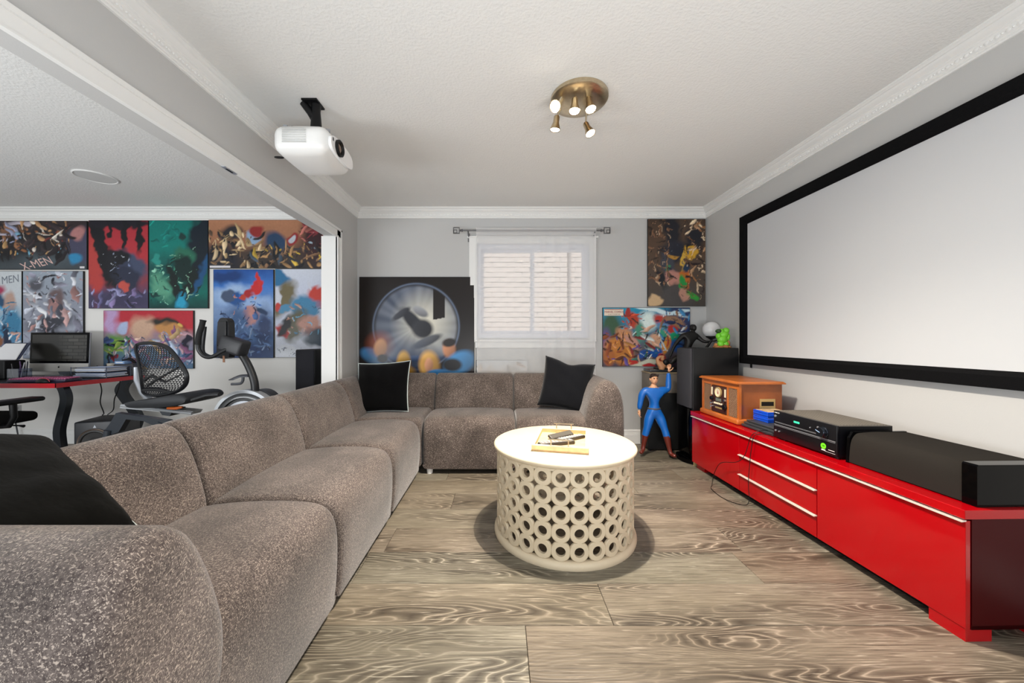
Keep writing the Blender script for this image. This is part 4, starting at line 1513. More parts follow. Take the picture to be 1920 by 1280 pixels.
# ------------------------------------------------------------------ pictures (free abstract stand-ins in the same colours)
def print_mat():
    m = bpy.data.materials.new('laminated_print')
    m.use_nodes = True
    nt = m.node_tree
    a = nt.nodes.new('ShaderNodeAttribute')
    a.attribute_name = 'print'
    b = nt.nodes['Principled BSDF']
    nt.links.new(a.outputs['Color'], b.inputs['Base Color'])
    b.inputs['Roughness'].default_value = .3
    b.inputs['Specular IOR Level'].default_value = .35
    return m


M_print = print_mat()
M_board = mat('black_board_edge', '101012', .5)
DP = BACK - .022


def picture(name, label, px0, px1, py0, py1, bands, blobs, clut, seed, d=DP, bottom=None, thick=.018, res=.0075, lean=0.0, warp=.02, group=None):
    """bands: [(v, colour)] from bottom to top; blobs: (u, v, ru, rv, angle, colour, soft); clut: (u0, u1, v0, v1, n, size, stretch, colours)"""
    a, c = at(px0, py1, d), at(px1, py0, d)
    x0, x1, z0, z1 = a.x, c.x, (a.z if bottom is None else bottom), c.z
    Wd, H = x1 - x0, z1 - z0
    top_y = lean
    o = thing(name, label, 'poster', ((x0 + x1) / 2, d + .01, (z0 + z1) / 2), group)
    sh = lambda z: lean * (z - z0) / H
    b = MB()
    b.add([(x, d + yy + sh(z), z) for z in (z0, z1) for yy in (0, thick) for x in (x0, x1)], [(0, 2, 3, 1), (4, 5, 7, 6), (0, 1, 5, 4), (2, 6, 7, 3), (0, 4, 6, 2), (1, 3, 7, 5)])
    b.build('board', M_board, o, smooth=False)
    nu, nv = max(8, int(Wd / res)), max(8, int(H / res))
    U, V = np.meshgrid(np.linspace(0, 1, nu + 1), np.linspace(0, 1, nv + 1))
    u, v = U.ravel(), V.ravel()
    e = .006
    X = x0 + e * .5 + (Wd - e) * u
    Z = z0 + e * .5 + (H - e) * v
    Y = d - .0012 + lean * (Z - z0) / H
    rg = np.random.RandomState(seed)
    as_ = H / Wd

    def wob(k, f):
        p = rg.rand(4) * 6.28
        return np.sin(f * u * 6.28 + p[0] + 1.7 * np.sin(f * .7 * v * as_ * 6.28 + p[1])) * np.cos(f * .9 * v * as_ * 6.28 + p[2] + 1.3 * np.sin(f * .6 * u * 6.28 + p[3]))
    uu = u + warp * (wob(0, 2.3) + .5 * wob(1, 5.1))
    vv = v + warp / as_ * (wob(2, 2.1) + .5 * wob(3, 4.7))
    bv = [q[0] for q in bands]
    bc = np.array([lin(q[1]) for q in bands])
    col = np.stack([np.interp(vv, bv, bc[:, k]) for k in range(3)], 1)

    def blob(cu, cv, ru, rv, ang, c3, soft, sh_=0.0):
        du, dv = (uu - cu), (vv - cv) * as_
        ca, sa = math.cos(ang), math.sin(ang)
        p, q = (du * ca + dv * sa) / ru, (-du * sa + dv * ca) / (rv)
        r = np.sqrt(p * p + q * q)
        w_ = np.clip((1 - r) / max(soft, .02) + .5, 0, 1)[:, None]
        c3 = np.array(c3)[None, :]
        if sh_:
            c3 = c3 * (1 + sh_ * np.clip(q * .8 - p * .5, -1, 1))[:, None]
        return col * (1 - w_) + c3 * w_
    for q in blobs:
        if len(q) == 7:
            col = blob(q[0], q[1], q[2], q[3] * as_, R(q[4]), lin(q[5]), q[6])
        else:
            u0, u1, v0, v1, n, size, stretch, cols = q
            for k in range(n):
                c3 = np.array(lin(cols[rg.randint(len(cols))])) * (.75 + .5 * rg.rand())
                s = size * (.5 + rg.rand())
                col = blob(u0 + (u1 - u0) * rg.rand(), v0 + (v1 - v0) * rg.rand(), s * (1 + stretch * rg.rand()), s * (.35 + .5 * rg.rand()), rg.rand() * 3.14, c3, .25, .55)
    for q in clut:
        u0, u1, v0, v1, n, size, stretch, cols = q
        for k in range(int(n * 1.9)):
            c3 = np.array(lin(cols[rg.randint(len(cols))])) * (.7 + .6 * rg.rand())
            s = size * (.32 + 1.2 * rg.rand() ** 2.2)
            col = blob(u0 + (u1 - u0) * rg.rand(), v0 + (v1 - v0) * rg.rand(), s * (1 + stretch * rg.rand()), s * (.3 + .5 * rg.rand()), rg.rand() * 3.14, c3, .25, .55)
    gr_ = 1 + .10 * wob(5, 17) * wob(6, 11)
    col = np.clip(col * gr_[:, None], 0, 1)
    me = bpy.data.meshes.new('print')
    idx = np.arange((nu + 1) * (nv + 1)).reshape(nv + 1, nu + 1)
    fc = np.stack([idx[:-1, :-1], idx[:-1, 1:], idx[1:, 1:], idx[1:, :-1]], -1).reshape(-1, 4)
    me.from_pydata(np.stack([X, Y, Z], 1).tolist(), [], fc.tolist())
    at_ = me.color_attributes.new('print', 'FLOAT_COLOR', 'POINT')
    at_.data.foreach_set('color', np.concatenate([col, np.ones((len(col), 1))], 1).astype(np.float32).ravel())
    me.materials.append(M_print)
    link('print', me, o)
    o['box'] = (x0, x1, z0, z1)
    del o['box']
    return o, (x0, x1, z0, z1)


def caption(o, bx, body, u, v, size, m, d=DP, sx=1.0, shear=0, ang=0, raise_=.002, name='lettering'):
    x, z = bx[0] + (bx[1] - bx[0]) * u, bx[2] + (bx[3] - bx[2]) * v
    M = Matrix.Translation((x, d - raise_, z)) @ Matrix.Rotation(R(90), 4, 'X') @ Matrix.Rotation(R(ang), 4, 'Z')
    return letters(name, body, size, M, m, o, sx, shear)


M_pink = mat('faded_pink_print', 'd8b5ad', .5)
M_greyp = mat('grey_print', '7c838e', .5)
M_tagw = mat('white_label', 'd9d6da', .5)
DARKS = ['17161b', '221d22', '2c2629', '3a3034', '131318']
G1 = 'dark comic prints in the next room'
o, bx = picture('wall_poster', 'wide dark crowded poster with slanted X-MEN lettering, upper row by the left edge', -62, 163, 414, 505,
                [(0, '3f474d'), (.22, '4d585f'), (.4, '26262b'), (.75, '2b2528'), (1, '332a2c')],
                [(.10, .82, .10, .22, 0, '8c8fae', .7), (.35, .80, .06, .2, 20, '93674a', .5), (.30, .45, .2, .3, 0, '121216', .8), (.94, .45, .12, .38, 0, '45455c', .5), (.935, .72, .042, .16, 0, 'b07a78', .5), (.90, .19, .06, .14, 0, '2f86b4', .4), (.42, .66, .035, .13, 0, '7db0cc', .5)],
                [(.0, .5, .45, 1, 46, .028, 1.6, DARKS + ['8f95b0', '9a6b4a', 'b9b3c0']), (.45, .86, .30, 1, 60, .022, 2.2, DARKS + ['8a5b3c', 'b98f66', 'd8cfc4', '6d2f2c']), (.2, .8, .22, .5, 22, .02, 1.5, DARKS + ['6fa8c0', 'a98659'])], 11)
caption(o, bx, 'X-MEN', .595, .12, .125, M_pink, ang=14, shear=-.45, sx=.86)
MB().box((bx[0] + (bx[1] - bx[0]) * .962, DP - .002, bx[2] + .022), (.050, .001, .022)).build('white_tag', M_tagw, o, smooth=False)

o, bx = picture('wall_poster', 'tall red and black abstract poster in the upper row of the next room', 166, 278, 413, 578,
                [(0, '55496a'), (.16, '4b4666'), (.3, '8a3a42'), (.6, 'b3343c'), (1, 'a8313c')],
                [(.10, .45, .10, .42, 6, 'b5403c', .6), (.20, .72, .12, .50, 14, '15161c', .25), (.5, .97, .6, .06, 0, '1d1b24', .4), (.34, .9, .035, .10, 0, '15161c', .3), (.62, .86, .05, .20, 0, '15161c', .3), (.86, .88, .055, .26, 0, '15161c', .3),
                 (.70, .50, .34, .12, -40, '434c66', .5), (.48, .58, .22, .09, 10, '16171d', .4), (.45, .40, .10, .28, 14, '1a1b22', .35), (.66, .35, .24, .14, -48, '2b3044', .5), (.58, .25, .10, .06, 20, 'c05248', .4), (.5, .08, .6, .10, 0, '3e3a55', .9)],
                [(.15, .7, .35, .68, 18, .016, 3.5, ['aab4cc', 'd0d6e2', '6f7c9c', '14151b']), (.05, .95, .02, .2, 14, .05, 2, ['5d5a80', '7d6f9a', '39344c', '8b8ab0'])], 12, warp=.035)
o, bx = picture('wall_poster', 'tall teal green abstract poster beside the red and black one', 279.5, 390, 413, 578,
                [(0, '0e3c3a'), (.2, '0d6a5f'), (.45, '0f4d4a'), (.7, '0f7a70'), (1, '11746c')],
                [(.9, .85, .2, .3, -20, '15212c', .6), (.88, .50, .12, .36, -14, '1f4f7c', .4), (.86, .6, .10, .4, -18, '14202a', .4), (.60, .60, .19, .10, 0, '2c6b55', .5), (.58, .45, .15, .16, 0, '122a28', .4), (.44, .25, .09, .28, 16, '14201f', .35), (.66, .22, .08, .28, -16, '14201f', .35),
                 (.20, .25, .14, .16, 30, '5a9c80', .7), (.12, .56, .05, .07, 0, '2b8f84', .4), (.55, .08, .10, .10, 0, '2c9cc0', .7), (.57, .82, .06, .05, 0, '1e3a38', .5)],
                [(.35, .85, .1, .7, 26, .018, 3, ['79b59a', '9fd0b4', '0f1e1d', '14302d', '3c7f68']), (.0, .3, .05, .5, 16, .03, 2, ['4e9a84', '88c4aa', '0f3c3a']), (.0, .5, .7, 1, 8, .07, 2, ['0f6a64', '178a7e'])], 13, warp=.035)
o, bx = picture('wall_poster', 'wide tan and navy crowded poster in the upper row beside the jamb', 391, 620, 412, 503,
                [(0, '2a2829'), (.35, '4a3c34'), (.62, '9c6c50'), (1, 'ad7a5c')],
                [(.1, .2, .14, .28, 0, '22242e', .6), (.18, .72, .09, .18, 20, '2b2b30', .5), (.55, .55, .10, .20, 0, '27405e', .45), (.36, .66, .06, .14, 30, '8ba6c4', .5), (.40, .78, .06, .09, 0, '8c2e2c', .5), (.69, .62, .045, .15, -20, '8f2c2e', .3), (.685, .62, .026, .09, -20, 'b8bcc4', .3), (.9, .6, .14, .5, 0, '3a2226', .7)],
                [(0, .45, .02, .75, 50, .020, 2.4, ['b59a70', '8a6c4c', '2a2a2e', '1c1d22', 'd1b993', '5d4a3c']), (.35, 1, .02, .5, 60, .018, 2.6, ['1d2126', '2c3036', '7a5c44', 'a98358', '3d4a58', '15161a', 'c0a040']), (.75, 1, .4, .95, 16, .02, 2, ['7b3238', '4a2428', 'b06a60', '9fb2bf'])], 14)
MB().box((bx[0] + .125, DP - .002, bx[2] + .018), (.22, .001, .022)).build('caption_strip', M_tagw, o, smooth=False)

o, bx = picture('wall_poster', 'tall pale poster with blue lower part at the left edge of the picture', -68, 41, 508, 650,
                [(0, '5d87ae'), (.3, '6fa2c4'), (.5, 'aebdca'), (.6, 'c4cbd2'), (1, 'ccd2d6')],
                [(.42, .72, .30, .10, 12, 'a83a5c', .35), (.55, .60, .2, .1, 0, '2c4f70', .5), (.80, .58, .10, .14, 0, 'b99a8c', .5), (.85, .30, .16, .2, 0, '3f7fa4', .6), (.75, .1, .06, .2, 10, '22304a', .4), (.62, .06, .08, .08, 0, '8a5a40', .5)],
                [(.4, .95, .05, .6, 34, .03, 2.4, ['3c80a8', '79b3d0', 'cfd8e2', '274a6c', 'c09a8e', '5c97ba'])], 15)
caption(o, bx, 'MEN', .80, .885, .115, M_greyp, ang=8, shear=.1, sx=.82)
o, bx = picture('wall_poster', 'tall hazy grey-pink crowded poster directly behind the computer screen', 43, 156, 508, 672,
                [(0, '9aa4b8'), (.3, 'a6abba'), (.6, '8f94a2'), (1, '9aa6b4')],
                [(.55, .66, .15, .14, 0, '6b5a5c', .5), (.52, .62, .09, .08, 0, 'a07a78', .5), (.16, .68, .10, .09, 0, 'b0b2ba', .4), (.45, .40, .4, .1, 10, '3c3e48', .7), (.22, .85, .12, .07, -20, '54555e', .6)],
                [(0, 1, .05, 1, 90, .045, 1.6, ['b7bcc8', '6d6f7c', 'b08e8c', '4c4e5a', 'c7c9d2', '8f8fa0', 'a77f7c', 'd3d5dc', '30323c'])], 16, warp=.03)
o, bx = picture('wall_poster', 'wide red-sky poster with a multicoloured crowd below the red and teal pair', 194, 362.5, 582, 691,
                [(0, '55708c'), (.3, '6a86a0'), (.55, '9c7f8a'), (.72, 'b8303a'), (1, 'b42c38')],
                [(.08, .85, .09, .4, 0, 'b79ac4', .9), (.13, .42, .13, .2, 0, '6d9a52', .7), (.44, .72, .13, .20, 0, 'c8a48c', .8), (.70, .76, .20, .09, -8, '2c2b26', .5), (.72, .66, .18, .11, -6, 'c08a52', .5), (.86, .74, .035, .04, 0, 'd8b25c', .3), (.22, .70, .06, .09, 20, 'a9b8d8', .4), (.93, .4, .035, .26, 0, '232030', .4)],
                [(.02, .35, .02, .5, 40, .026, 1.8, ['2b2b34', 'b8a0a4', '3c6c50', 'c8c8d0', '7a2f30', '4a5c8a', '8fa650']), (.3, .95, .02, .6, 60, .03, 1.8, ['7f9cc0', 'a9b6cc', 'b58f98', 'c7a878', '4f6a94', '8a5a7c', 'd0b0a0', '3c4c6c'])], 17, warp=.03)
o, bx = picture('wall_poster', 'tall blue cloudy poster with red accent behind the exercise bike', 400, 513, 505, 671,
                [(0, '2c4874'), (.25, '4a6a98'), (.55, '7d97c0'), (.8, '3f78c4'), (1, '1f4f9a')],
                [(.30, .72, .35, .10, 10, '9db8dc', .9), (.75, .60, .3, .10, -10, '93aed6', .9), (.22, .92, .3, .06, 0, '173a74', .8), (.72, .80, .13, .07, 38, 'c22a2c', .3), (.75, .89, .035, .09, 12, 'c8302e', .3), (.58, .72, .08, .05, 40, 'a3262a', .4), (.38, .66, .15, .085, 0, '1c4f90', .35), (.48, .68, .07, .03, 0, 'b8402e', .3),
                 (.25, .70, .09, .08, 60, '44536e', .4), (.62, .50, .13, .08, 20, 'b9837c', .45), (.60, .42, .09, .08, 0, 'c2887c', .5), (.80, .54, .10, .035, -20, '1c3550', .4), (.85, .3, .15, .25, 0, '22355c', .8), (.4, .38, .2, .2, 0, '3f5c86', .8), (.5, .06, .5, .09, 0, '1f3764', .8)],
                [(.15, .95, .05, .5, 44, .035, 1.8, ['3a5684', '243a64', '6a86ae', '8098bc', '17294c', '4f6c98']), (.3, .8, .45, .72, 14, .018, 2, ['1d5aa4', '27406c', 'b8837a', '14233c'])], 18, warp=.03)
o, bx = picture('wall_poster', 'tall white poster with blue, red and tan splashes above the far tower speaker', 516, 622, 504, 670,
                [(0, 'c9ccd6'), (.5, 'b9bfd0'), (.7, 'c2c8da'), (1, 'cfd4e0')],
                [(.05, .9, .22, .1, -35, '2c6c98', .4), (.16, .66, .17, .22, -30, '6e6448', .5), (.02, .66, .09, .10, 0, 'c9ccd6', .3), (.05, .58, .06, .05, 0, 'b83c34', .3), (.85, .68, .30, .13, -12, 'c03c30', .25), (.62, .82, .03, .05, 0, 'c9ccd8', .3), (.52, .56, .26, .13, 0, '3f7ea4', .4), (.18, .55, .10, .05, 20, '4a86aa', .4),
                 (.35, .36, .18, .2, -30, '5c5a48', .5), (.60, .38, .20, .09, 0, 'b98a7c', .45), (.72, .30, .20, .05, 10, 'a87468', .5), (.8, .22, .30, .10, 0, '34424f', .5), (.12, .30, .13, .06, -50, 'a82c2c', .3), (.16, .34, .09, .12, -30, '1d1d22', .4), (.22, .07, .2, .06, 0, 'd0d3da', .5)],
                [(.2, .9, .25, .6, 22, .022, 2.6, ['35688a', '5f9cbc', 'a27868', '2c3a48', 'c49a88']), (.0, .45, .02, .12, 16, .012, 1, ['3a3c44', '7c8290'])], 19, warp=.03)

# big dark poster behind the sofa, standing on the floor against the wall
o, bx = picture('standing_poster', 'big black poster with a pale grey disc standing behind the sofa corner', 672.5, 889, 518.5, 700,
                [(0, '211a18'), (.6, '241d1b'), (1, '2a2220')], [], [], 20, d=3.925, bottom=.006, lean=.016, warp=.006, res=.009)
# the print is redone with a burst, so compute its colours directly
pm = [c for c in o.children if c.name.startswith('print')][0].data
co = np.empty(len(pm.vertices) * 3)
pm.vertices.foreach_get('co', co)
co = co.reshape(-1, 3)
pxx = VX + co[:, 0] * FOC / 3.93
pyy = VY - (co[:, 2] - EYE) * FOC / 3.93
base = np.tile(np.array(lin('1f1917')), (len(co), 1))
dx, dy = pxx - 780, pyy - 612
r = np.hypot(dx, dy) / 79
ang = np.arctan2(dy, dx)
rays = .5 + .5 * np.sin(ang * 13 + 1.2 * np.sin(ang * 5)) * np.cos(ang * 7 + 1)
dr = np.hypot(pxx - 800, pyy - 604) / 62
glow = np.clip(1.15 - dr, 0, 1) ** 1.1
disc = np.clip((1 - r) * 14, 0, 1)
c1 = np.array(lin('4a5468'))[None] * (1 - rays[:, None] * .6) + np.array(lin('9097a4'))[None] * rays[:, None] * .6
c1 = c1 * (1 - glow[:, None]) + np.array(lin('dfdccd'))[None] * glow[:, None]
cut = ((pxx > 812) & (pyy < 604 - (pxx - 790) * .2) & (pxx < 834))
disc = np.where(cut, 0, disc)
base = base * (1 - disc[:, None]) + c1 * disc[:, None]
rim = np.exp(-((r - 1.02) / .02) ** 2) * .5
base = base * (1 - rim[:, None]) + np.array(lin('8fa3c4'))[None] * rim[:, None]


def dab(cx, cy, ra, rb, a, c, soft=.4, k=1.0):
    global base
    ca, sa = math.cos(R(a)), math.sin(R(a))
    p = ((pxx - cx) * ca + (pyy - cy) * sa) / ra
    q = (-(pxx - cx) * sa + (pyy - cy) * ca) / rb
    w_ = np.clip((1 - np.hypot(p, q)) / soft + .5, 0, 1)[:, None] * k
    base = base * (1 - w_) + np.array(lin(c))[None] * (1 + .35 * np.clip(-q - p, -1, 1))[:, None] * w_


for a in ((776, 604, 34, 12, 48, '26282f'), (792, 616, 20, 18, 10, '2c2d33'), (752, 588, 20, 6, -35, '3c3e46'), (800, 640, 30, 8, -24, '5a5d64'), (788, 584, 16, 8, 30, '8d8f94'), (772, 690, 42, 46, 0, '24324c', .9, .8), (785, 672, 60, 5, 0, '2f4a74', .8, .7),
          (700, 668, 25, 14, 25, '3c74a4'), (712, 645, 22, 20, 0, '8a3c1c', .9, .7), (713, 652, 12, 17, 8, 'b5835c'), (717, 672, 10, 8, 0, '17161a'), (757, 680, 13, 22, 0, 'b08736'), (752, 696, 26, 12, 0, '9a7430'),
          (805, 684, 19, 26, -6, 'c99c56'), (804, 684, 8, 13, 0, 'd09a7c'), (842, 654, 12, 17, -6, 'b9805e'), (842, 642, 13, 8, -10, '2a2422'), (862, 680, 30, 20, -28, '3f7fb4'), (848, 684, 18, 12, 0, '19181c'), (822, 700, 22, 8, 0, '2f6ca0')):
    dab(*a)
pm.color_attributes['print'].data.foreach_set('color', np.concatenate([np.clip(base, 0, 1), np.ones((len(base), 1))], 1).astype(np.float32).ravel())

o, bx = picture('wall_poster', 'tall brown and grey abstract poster high in the right corner of the back wall', 1214.5, 1323, 410.5, 574,
                [(0, '4a4440'), (.3, '554a42'), (.7, '5a4638'), (1, '4c3c32')],
                [(.42, .86, .13, .22, 6, '23242b', .5), (.45, .62, .24, .13, 0, '2c2e38', .5), (.80, .75, .16, .16, 0, '26272e', .6), (.36, .46, .12, .16, 10, '454852', .5), (.24, .28, .07, .16, 24, '25262c', .4), (.5, .12, .30, .16, 0, '4f4c4c', .7), (.74, .62, .13, .08, 40, 'd0a035', .3), (.60, .50, .03, .14, 0, 'd4ab45', .3),
                 (.45, .33, .16, .07, -20, 'b98478', .4), (.64, .31, .10, .10, 0, 'c06a2c', .4), (.60, .27, .07, .07, 0, '2c9248', .35), (.65, .43, .07, .06, 0, '243a54', .35), (.76, .12, .14, .05, -32, '359a3c', .3), (.63, .14, .07, .08, 10, 'b98a78', .4), (.12, .06, .12, .06, 10, 'd0b088', .4), (.36, .44, .05, .05, 0, '3f8a62', .4), (.43, .56, .10, .022, -8, 'b4863c', .25)],
                [(0, .38, .25, 1, 60, .024, 3.2, ['a67e5e', '2a2422', '7c5a44', 'd0b394', '3b302a', '8f6a50']), (.6, 1, .1, 1, 66, .024, 3.2, ['b08a68', '2a2422', '6c4e3c', 'd8c0a0', '33292a', '91643f']), (.3, .7, .3, .75, 14, .02, 3, ['50545f', '1e1f25', '343742'])], 21, warp=.03)
o, bx = picture('wall_poster', 'wide brightly coloured crowded poster below the tall brown one', 1130, 1294, 576.5, 687,
                [(0, '4a3c4c'), (.3, '5c5a5e'), (.7, '2f7a9c'), (1, '2492b4')],
                [(.9, .8, .2, .3, 0, '303c64', .6), (.62, .95, .35, .03, -12, 'd8ecf2', .5), (.85, .92, .2, .03, 10, 'cfe6ee', .5), (.52, .78, .10, .16, 0, 'e2f2ee', .8), (.10, .66, .11, .28, 0, '3a5a42', .6), (.04, .45, .06, .2, 0, '5a4a80', .6), (.68, .78, .09, .10, -20, 'c03a30', .4), (.34, .78, .07, .14, 10, 'b8402a', .4), (.28, .90, .03, .12, 0, 'a3302a', .4),
                 (.82, .76, .13, .08, -20, '96745c', .45), (.90, .68, .09, .05, -24, '9a7050', .4), (.72, .65, .12, .07, -28, '5f8cb8', .4), (.80, .63, .06, .07, -30, 'b4322e', .35), (.42, .58, .07, .17, 0, '4a9078', .5), (.68, .52, .07, .10, 0, '3f9a7c', .45), (.82, .48, .06, .09, 0, '1f9468', .4),
                 (.24, .52, .09, .16, 20, 'c08a66', .5), (.16, .30, .15, .20, -30, 'c07a34', .5), (.24, .16, .11, .14, 0, 'b5702e', .45), (.07, .16, .07, .14, 0, 'a5602c', .5), (.60, .42, .08, .14, 10, 'd0a082', .45), (.72, .36, .05, .16, -20, 'd08a3a', .4), (.32, .40, .13, .09, -36, 'c49080', .45), (.50, .20, .10, .08, 12, '1f4f9c', .35), (.62, .24, .07, .10, 0, '2358a4', .35),
                 (.48, .05, .16, .05, 10, 'c9ccb8', .3), (.34, .06, .06, .05, 0, 'b8322c', .3), (.52, .02, .08, .03, 0, 'a82c30', .3), (.68, .14, .05, .10, 30, 'b53a34', .35), (.85, .35, .08, .10, 0, '2c5aa0', .5)],
                [(.02, .4, .02, .6, 40, .022, 2.4, ['7a3c1c', 'd0904a', '3a2a24', 'c88a5a', '552c1a', '5a4a8c']), (.3, .75, .1, .7, 44, .020, 2.4, ['24201f', 'b5c8c8', '7a2a2c', '3c6a60', 'c8a088', '2a3a5c', 'd8e2e0']), (.6, 1, .35, .95, 30, .02, 2.6, ['2c3a64', '3f7fae', 'a8483c', '8a6a54', 'd8e0e4', '1c2a4c']), (.2, .5, .65, .95, 16, .018, 2, ['8a2c24', 'c84c30', '40281f', '2a8aa8'])], 22, warp=.012)
lb = MB().box((bx[0] + .118, DP - .002, bx[3] - .050), (.205, .0012, .072)).build('title_block', mat('cream_title_block', 'e6d6c4', .5), o, smooth=False)
M_tr = mat('dark_red_print', '9a1f22', .5)
caption(o, (bx[0], bx[1], bx[2], bx[3]), 'MARVEL COMICS', .128, .925, .029, M_tr, sx=.92, raise_=.0032)
caption(o, (bx[0], bx[1], bx[2], bx[3]), 'U N I V E R S E', .128, .885, .0135, mat('dark_print', '3a1c1c', .5), sx=1.5, raise_=.0032)
MB().box((bx[0] + .118, DP - .003, bx[3] - .020), (.195, .001, .006)).build('title_rule', M_tr, o, smooth=False)

o, bx = picture('leaning_canvas', 'pale faded canvas low on the wall behind the sheer curtain', 893, 990, 675, 705,
                [(0, 'b9a99c'), (.5, 'c4bab4'), (1, 'b9bec2')], [(.3, .45, .2, .3, 0, 'b09884', .7), (.7, .6, .15, .3, 0, '9c948c', .7)], [(0, 1, 0, .9, 40, .04, 1.5, ['c9beb4', 'a89484', '94908c', 'd2cdca'])], 23, d=BACK - .024, bottom=.45)
o['category'] = 'canvas'


# ------------------------------------------------------------------ desk in the next room
M_dtop = mat('black_desk_top', '1b1a22', .35, noise=(5, .1))
M_redge = mat('red_desk_edge', 'b3121f', .35)
M_dleg = mat('gunmetal_leg', '2c2f33', .3, .5)
desk = thing('computer_desk', 'black-topped desk with a bright red edge and wavy metal legs', 'desk', (-4.7, 3.5, 0))
dx0, dx1, dy0, dy1, dz = -5.75, -3.785, 3.12, 3.90, .745
MB().bb(dx0, dx1, dy0 + .004, dy1, dz - .036, dz).build('desktop', M_dtop, desk, smooth=False)
b = MB()
b.bb(dx0 - .004, dx1 + .004, dy0, dy0 + .004, dz - .038, dz + .001)
b.bb(dx1, dx1 + .004, dy0, dy1, dz - .038, dz + .001)
b.build('edge_band', M_redge, desk, smooth=False)


def wavy(x, y0, wdt, dirx):
    pts = curve([(0, 0), (.03, -.06), (.035, -.14), (-.005, -.28), (-.03, -.40), (-.01, -.56), (.0, -.70)], 4)
    b = MB()
    L = [(x + dirx * p - wdt / 2, dz - .038 + z) for p, z in pts]
    R_ = [(x + dirx * p + wdt / 2, dz - .038 + z) for p, z in reversed(pts)]
    b.prism([(a, y0, z) for a, z in L + R_], (0, .05, 0))
    b.build('leg', M_dleg, desk, angle=40)


wavy(-3.845, 3.20, .062, .9)
wavy(-3.835, 3.78, .10, -2.4)
wavy(-5.5, 3.20, .062, .9)
wavy(-5.5, 3.78, .062, .9)

M_scr = mat('dark_glossy_screen', '22211f', .12, coat=.4)


def brick_screen():  # brick pattern in the base colour, plain dark on the left
    m = bpy.data.materials.new('screen_with_brick_pattern')
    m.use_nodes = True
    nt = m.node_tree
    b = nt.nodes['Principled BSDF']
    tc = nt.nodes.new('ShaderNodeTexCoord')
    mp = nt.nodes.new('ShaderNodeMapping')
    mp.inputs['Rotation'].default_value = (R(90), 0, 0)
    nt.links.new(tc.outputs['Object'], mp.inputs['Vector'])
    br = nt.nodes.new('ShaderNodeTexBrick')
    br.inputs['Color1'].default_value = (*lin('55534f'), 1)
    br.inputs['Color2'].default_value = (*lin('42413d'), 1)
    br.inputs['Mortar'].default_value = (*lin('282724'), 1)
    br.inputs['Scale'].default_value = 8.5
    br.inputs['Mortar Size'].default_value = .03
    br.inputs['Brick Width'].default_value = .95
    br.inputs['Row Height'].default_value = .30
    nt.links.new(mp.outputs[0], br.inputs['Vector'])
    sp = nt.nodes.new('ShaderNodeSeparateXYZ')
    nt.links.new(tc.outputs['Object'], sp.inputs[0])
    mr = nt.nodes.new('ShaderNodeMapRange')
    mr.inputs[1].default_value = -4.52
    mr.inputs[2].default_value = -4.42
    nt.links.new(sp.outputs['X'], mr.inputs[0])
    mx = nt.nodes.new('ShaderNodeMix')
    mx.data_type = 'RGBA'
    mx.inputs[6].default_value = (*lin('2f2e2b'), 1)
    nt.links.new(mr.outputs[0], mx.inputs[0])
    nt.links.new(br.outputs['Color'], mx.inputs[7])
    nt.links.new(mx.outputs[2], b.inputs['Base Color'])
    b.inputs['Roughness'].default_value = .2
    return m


imac = thing('desktop_computer', 'aluminium all-in-one computer with a dark brick pattern on screen', 'computer', (-4.22, 3.56, dz))
D4 = 3.74
q = lambda px, py, dy=0: at(px, py, D4) + Vector((0, dy, 0))
IT = Matrix.Translation((q(110, 0).x, D4, dz + .005)) @ Matrix.Rotation(R(-2), 4, 'X')
hw, z0, z1 = .300, .043, .440
MB(IT).rbox((0, .012, (z0 + z1) / 2), (2 * hw, .022, z1 - z0), .010, 3).build('housing', M_silver, imac)
MB(IT).rbox((0, -.0005, (z0 + .085 + z1) / 2), (2 * hw - .002, .006, z1 - z0 - .085), .002, 2).build('bezel', M_gloss, imac)
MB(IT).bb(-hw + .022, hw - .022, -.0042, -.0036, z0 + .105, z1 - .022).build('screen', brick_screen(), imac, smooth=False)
MB(IT).rbox((0, .0, z0 + .042), (2 * hw - .002, .006, .082), .002, 2).build('chin', mat('light_aluminium', 'c4c2bd', .4, .3), imac)
b = MB(IT)
b.lathe([(0, -.0), (.0085, 0), (.0085, .0008), (0, .0008)], (0, -.0032, z0 + .045), 16, (0, -1, 0))
b.lathe([(0, -.0), (.0030, 0), (.0030, .0008), (0, .0008)], (.003, -.0032, z0 + .057), 10, (0, -1, 0))
b.build('fruit_emblem', M_black, imac)
b = MB(IT)
b.prism([(-.09, .02, .12), (.09, .02, .12), (.09, .085, .004), (.09, .09, 0), (-.09, .09, 0), (-.09, .085, .004)], (0, .006, .002))
b.bb(-.095, .095, -.04, .12, 0, .008)
b.build('stand', M_silver, imac, smooth=False)

mp_ = MB()
mp_.rbox((-4.06, 3.30, dz + .003), (.52, .24, .004), .002, 1)
tag(mp_.build('mouse_pad', mat('blue_black_pad', '232640', .6)), 'wide dark blue mouse pad along the red desk edge', 'mouse pad')
KM = Matrix.Translation((-4.02, 3.245, dz + .006)) @ Matrix.Rotation(R(6), 4, 'Z')
kb = thing('keyboard', 'dark keyboard with magenta lit keys on the desk', 'keyboard', KM.translation)
MB(KM).rbox((0, 0, .011), (.45, .145, .020), .005, 2).build('case', mat('dark_purple_case', '2a2038', .45), kb)
M_mag = mat('magenta_keys', 'b0567f', .5)
key = MB().rbox((0, 0, 0), (.0165, .0165, .009), .002, 1).mesh('key', M_mag)
for r_ in range(6):
    for k in range(22):
        o = link('key', key, kb)
        o.matrix_basis = KM @ Matrix.Translation((-.2105 + k * .02, -.055 + r_ * .0222, .0255 + r_ * .001))
ms = thing('computer_mouse', 'dark mouse with a red lit arch on the mouse pad', 'mouse', (-3.92, 3.20, dz))
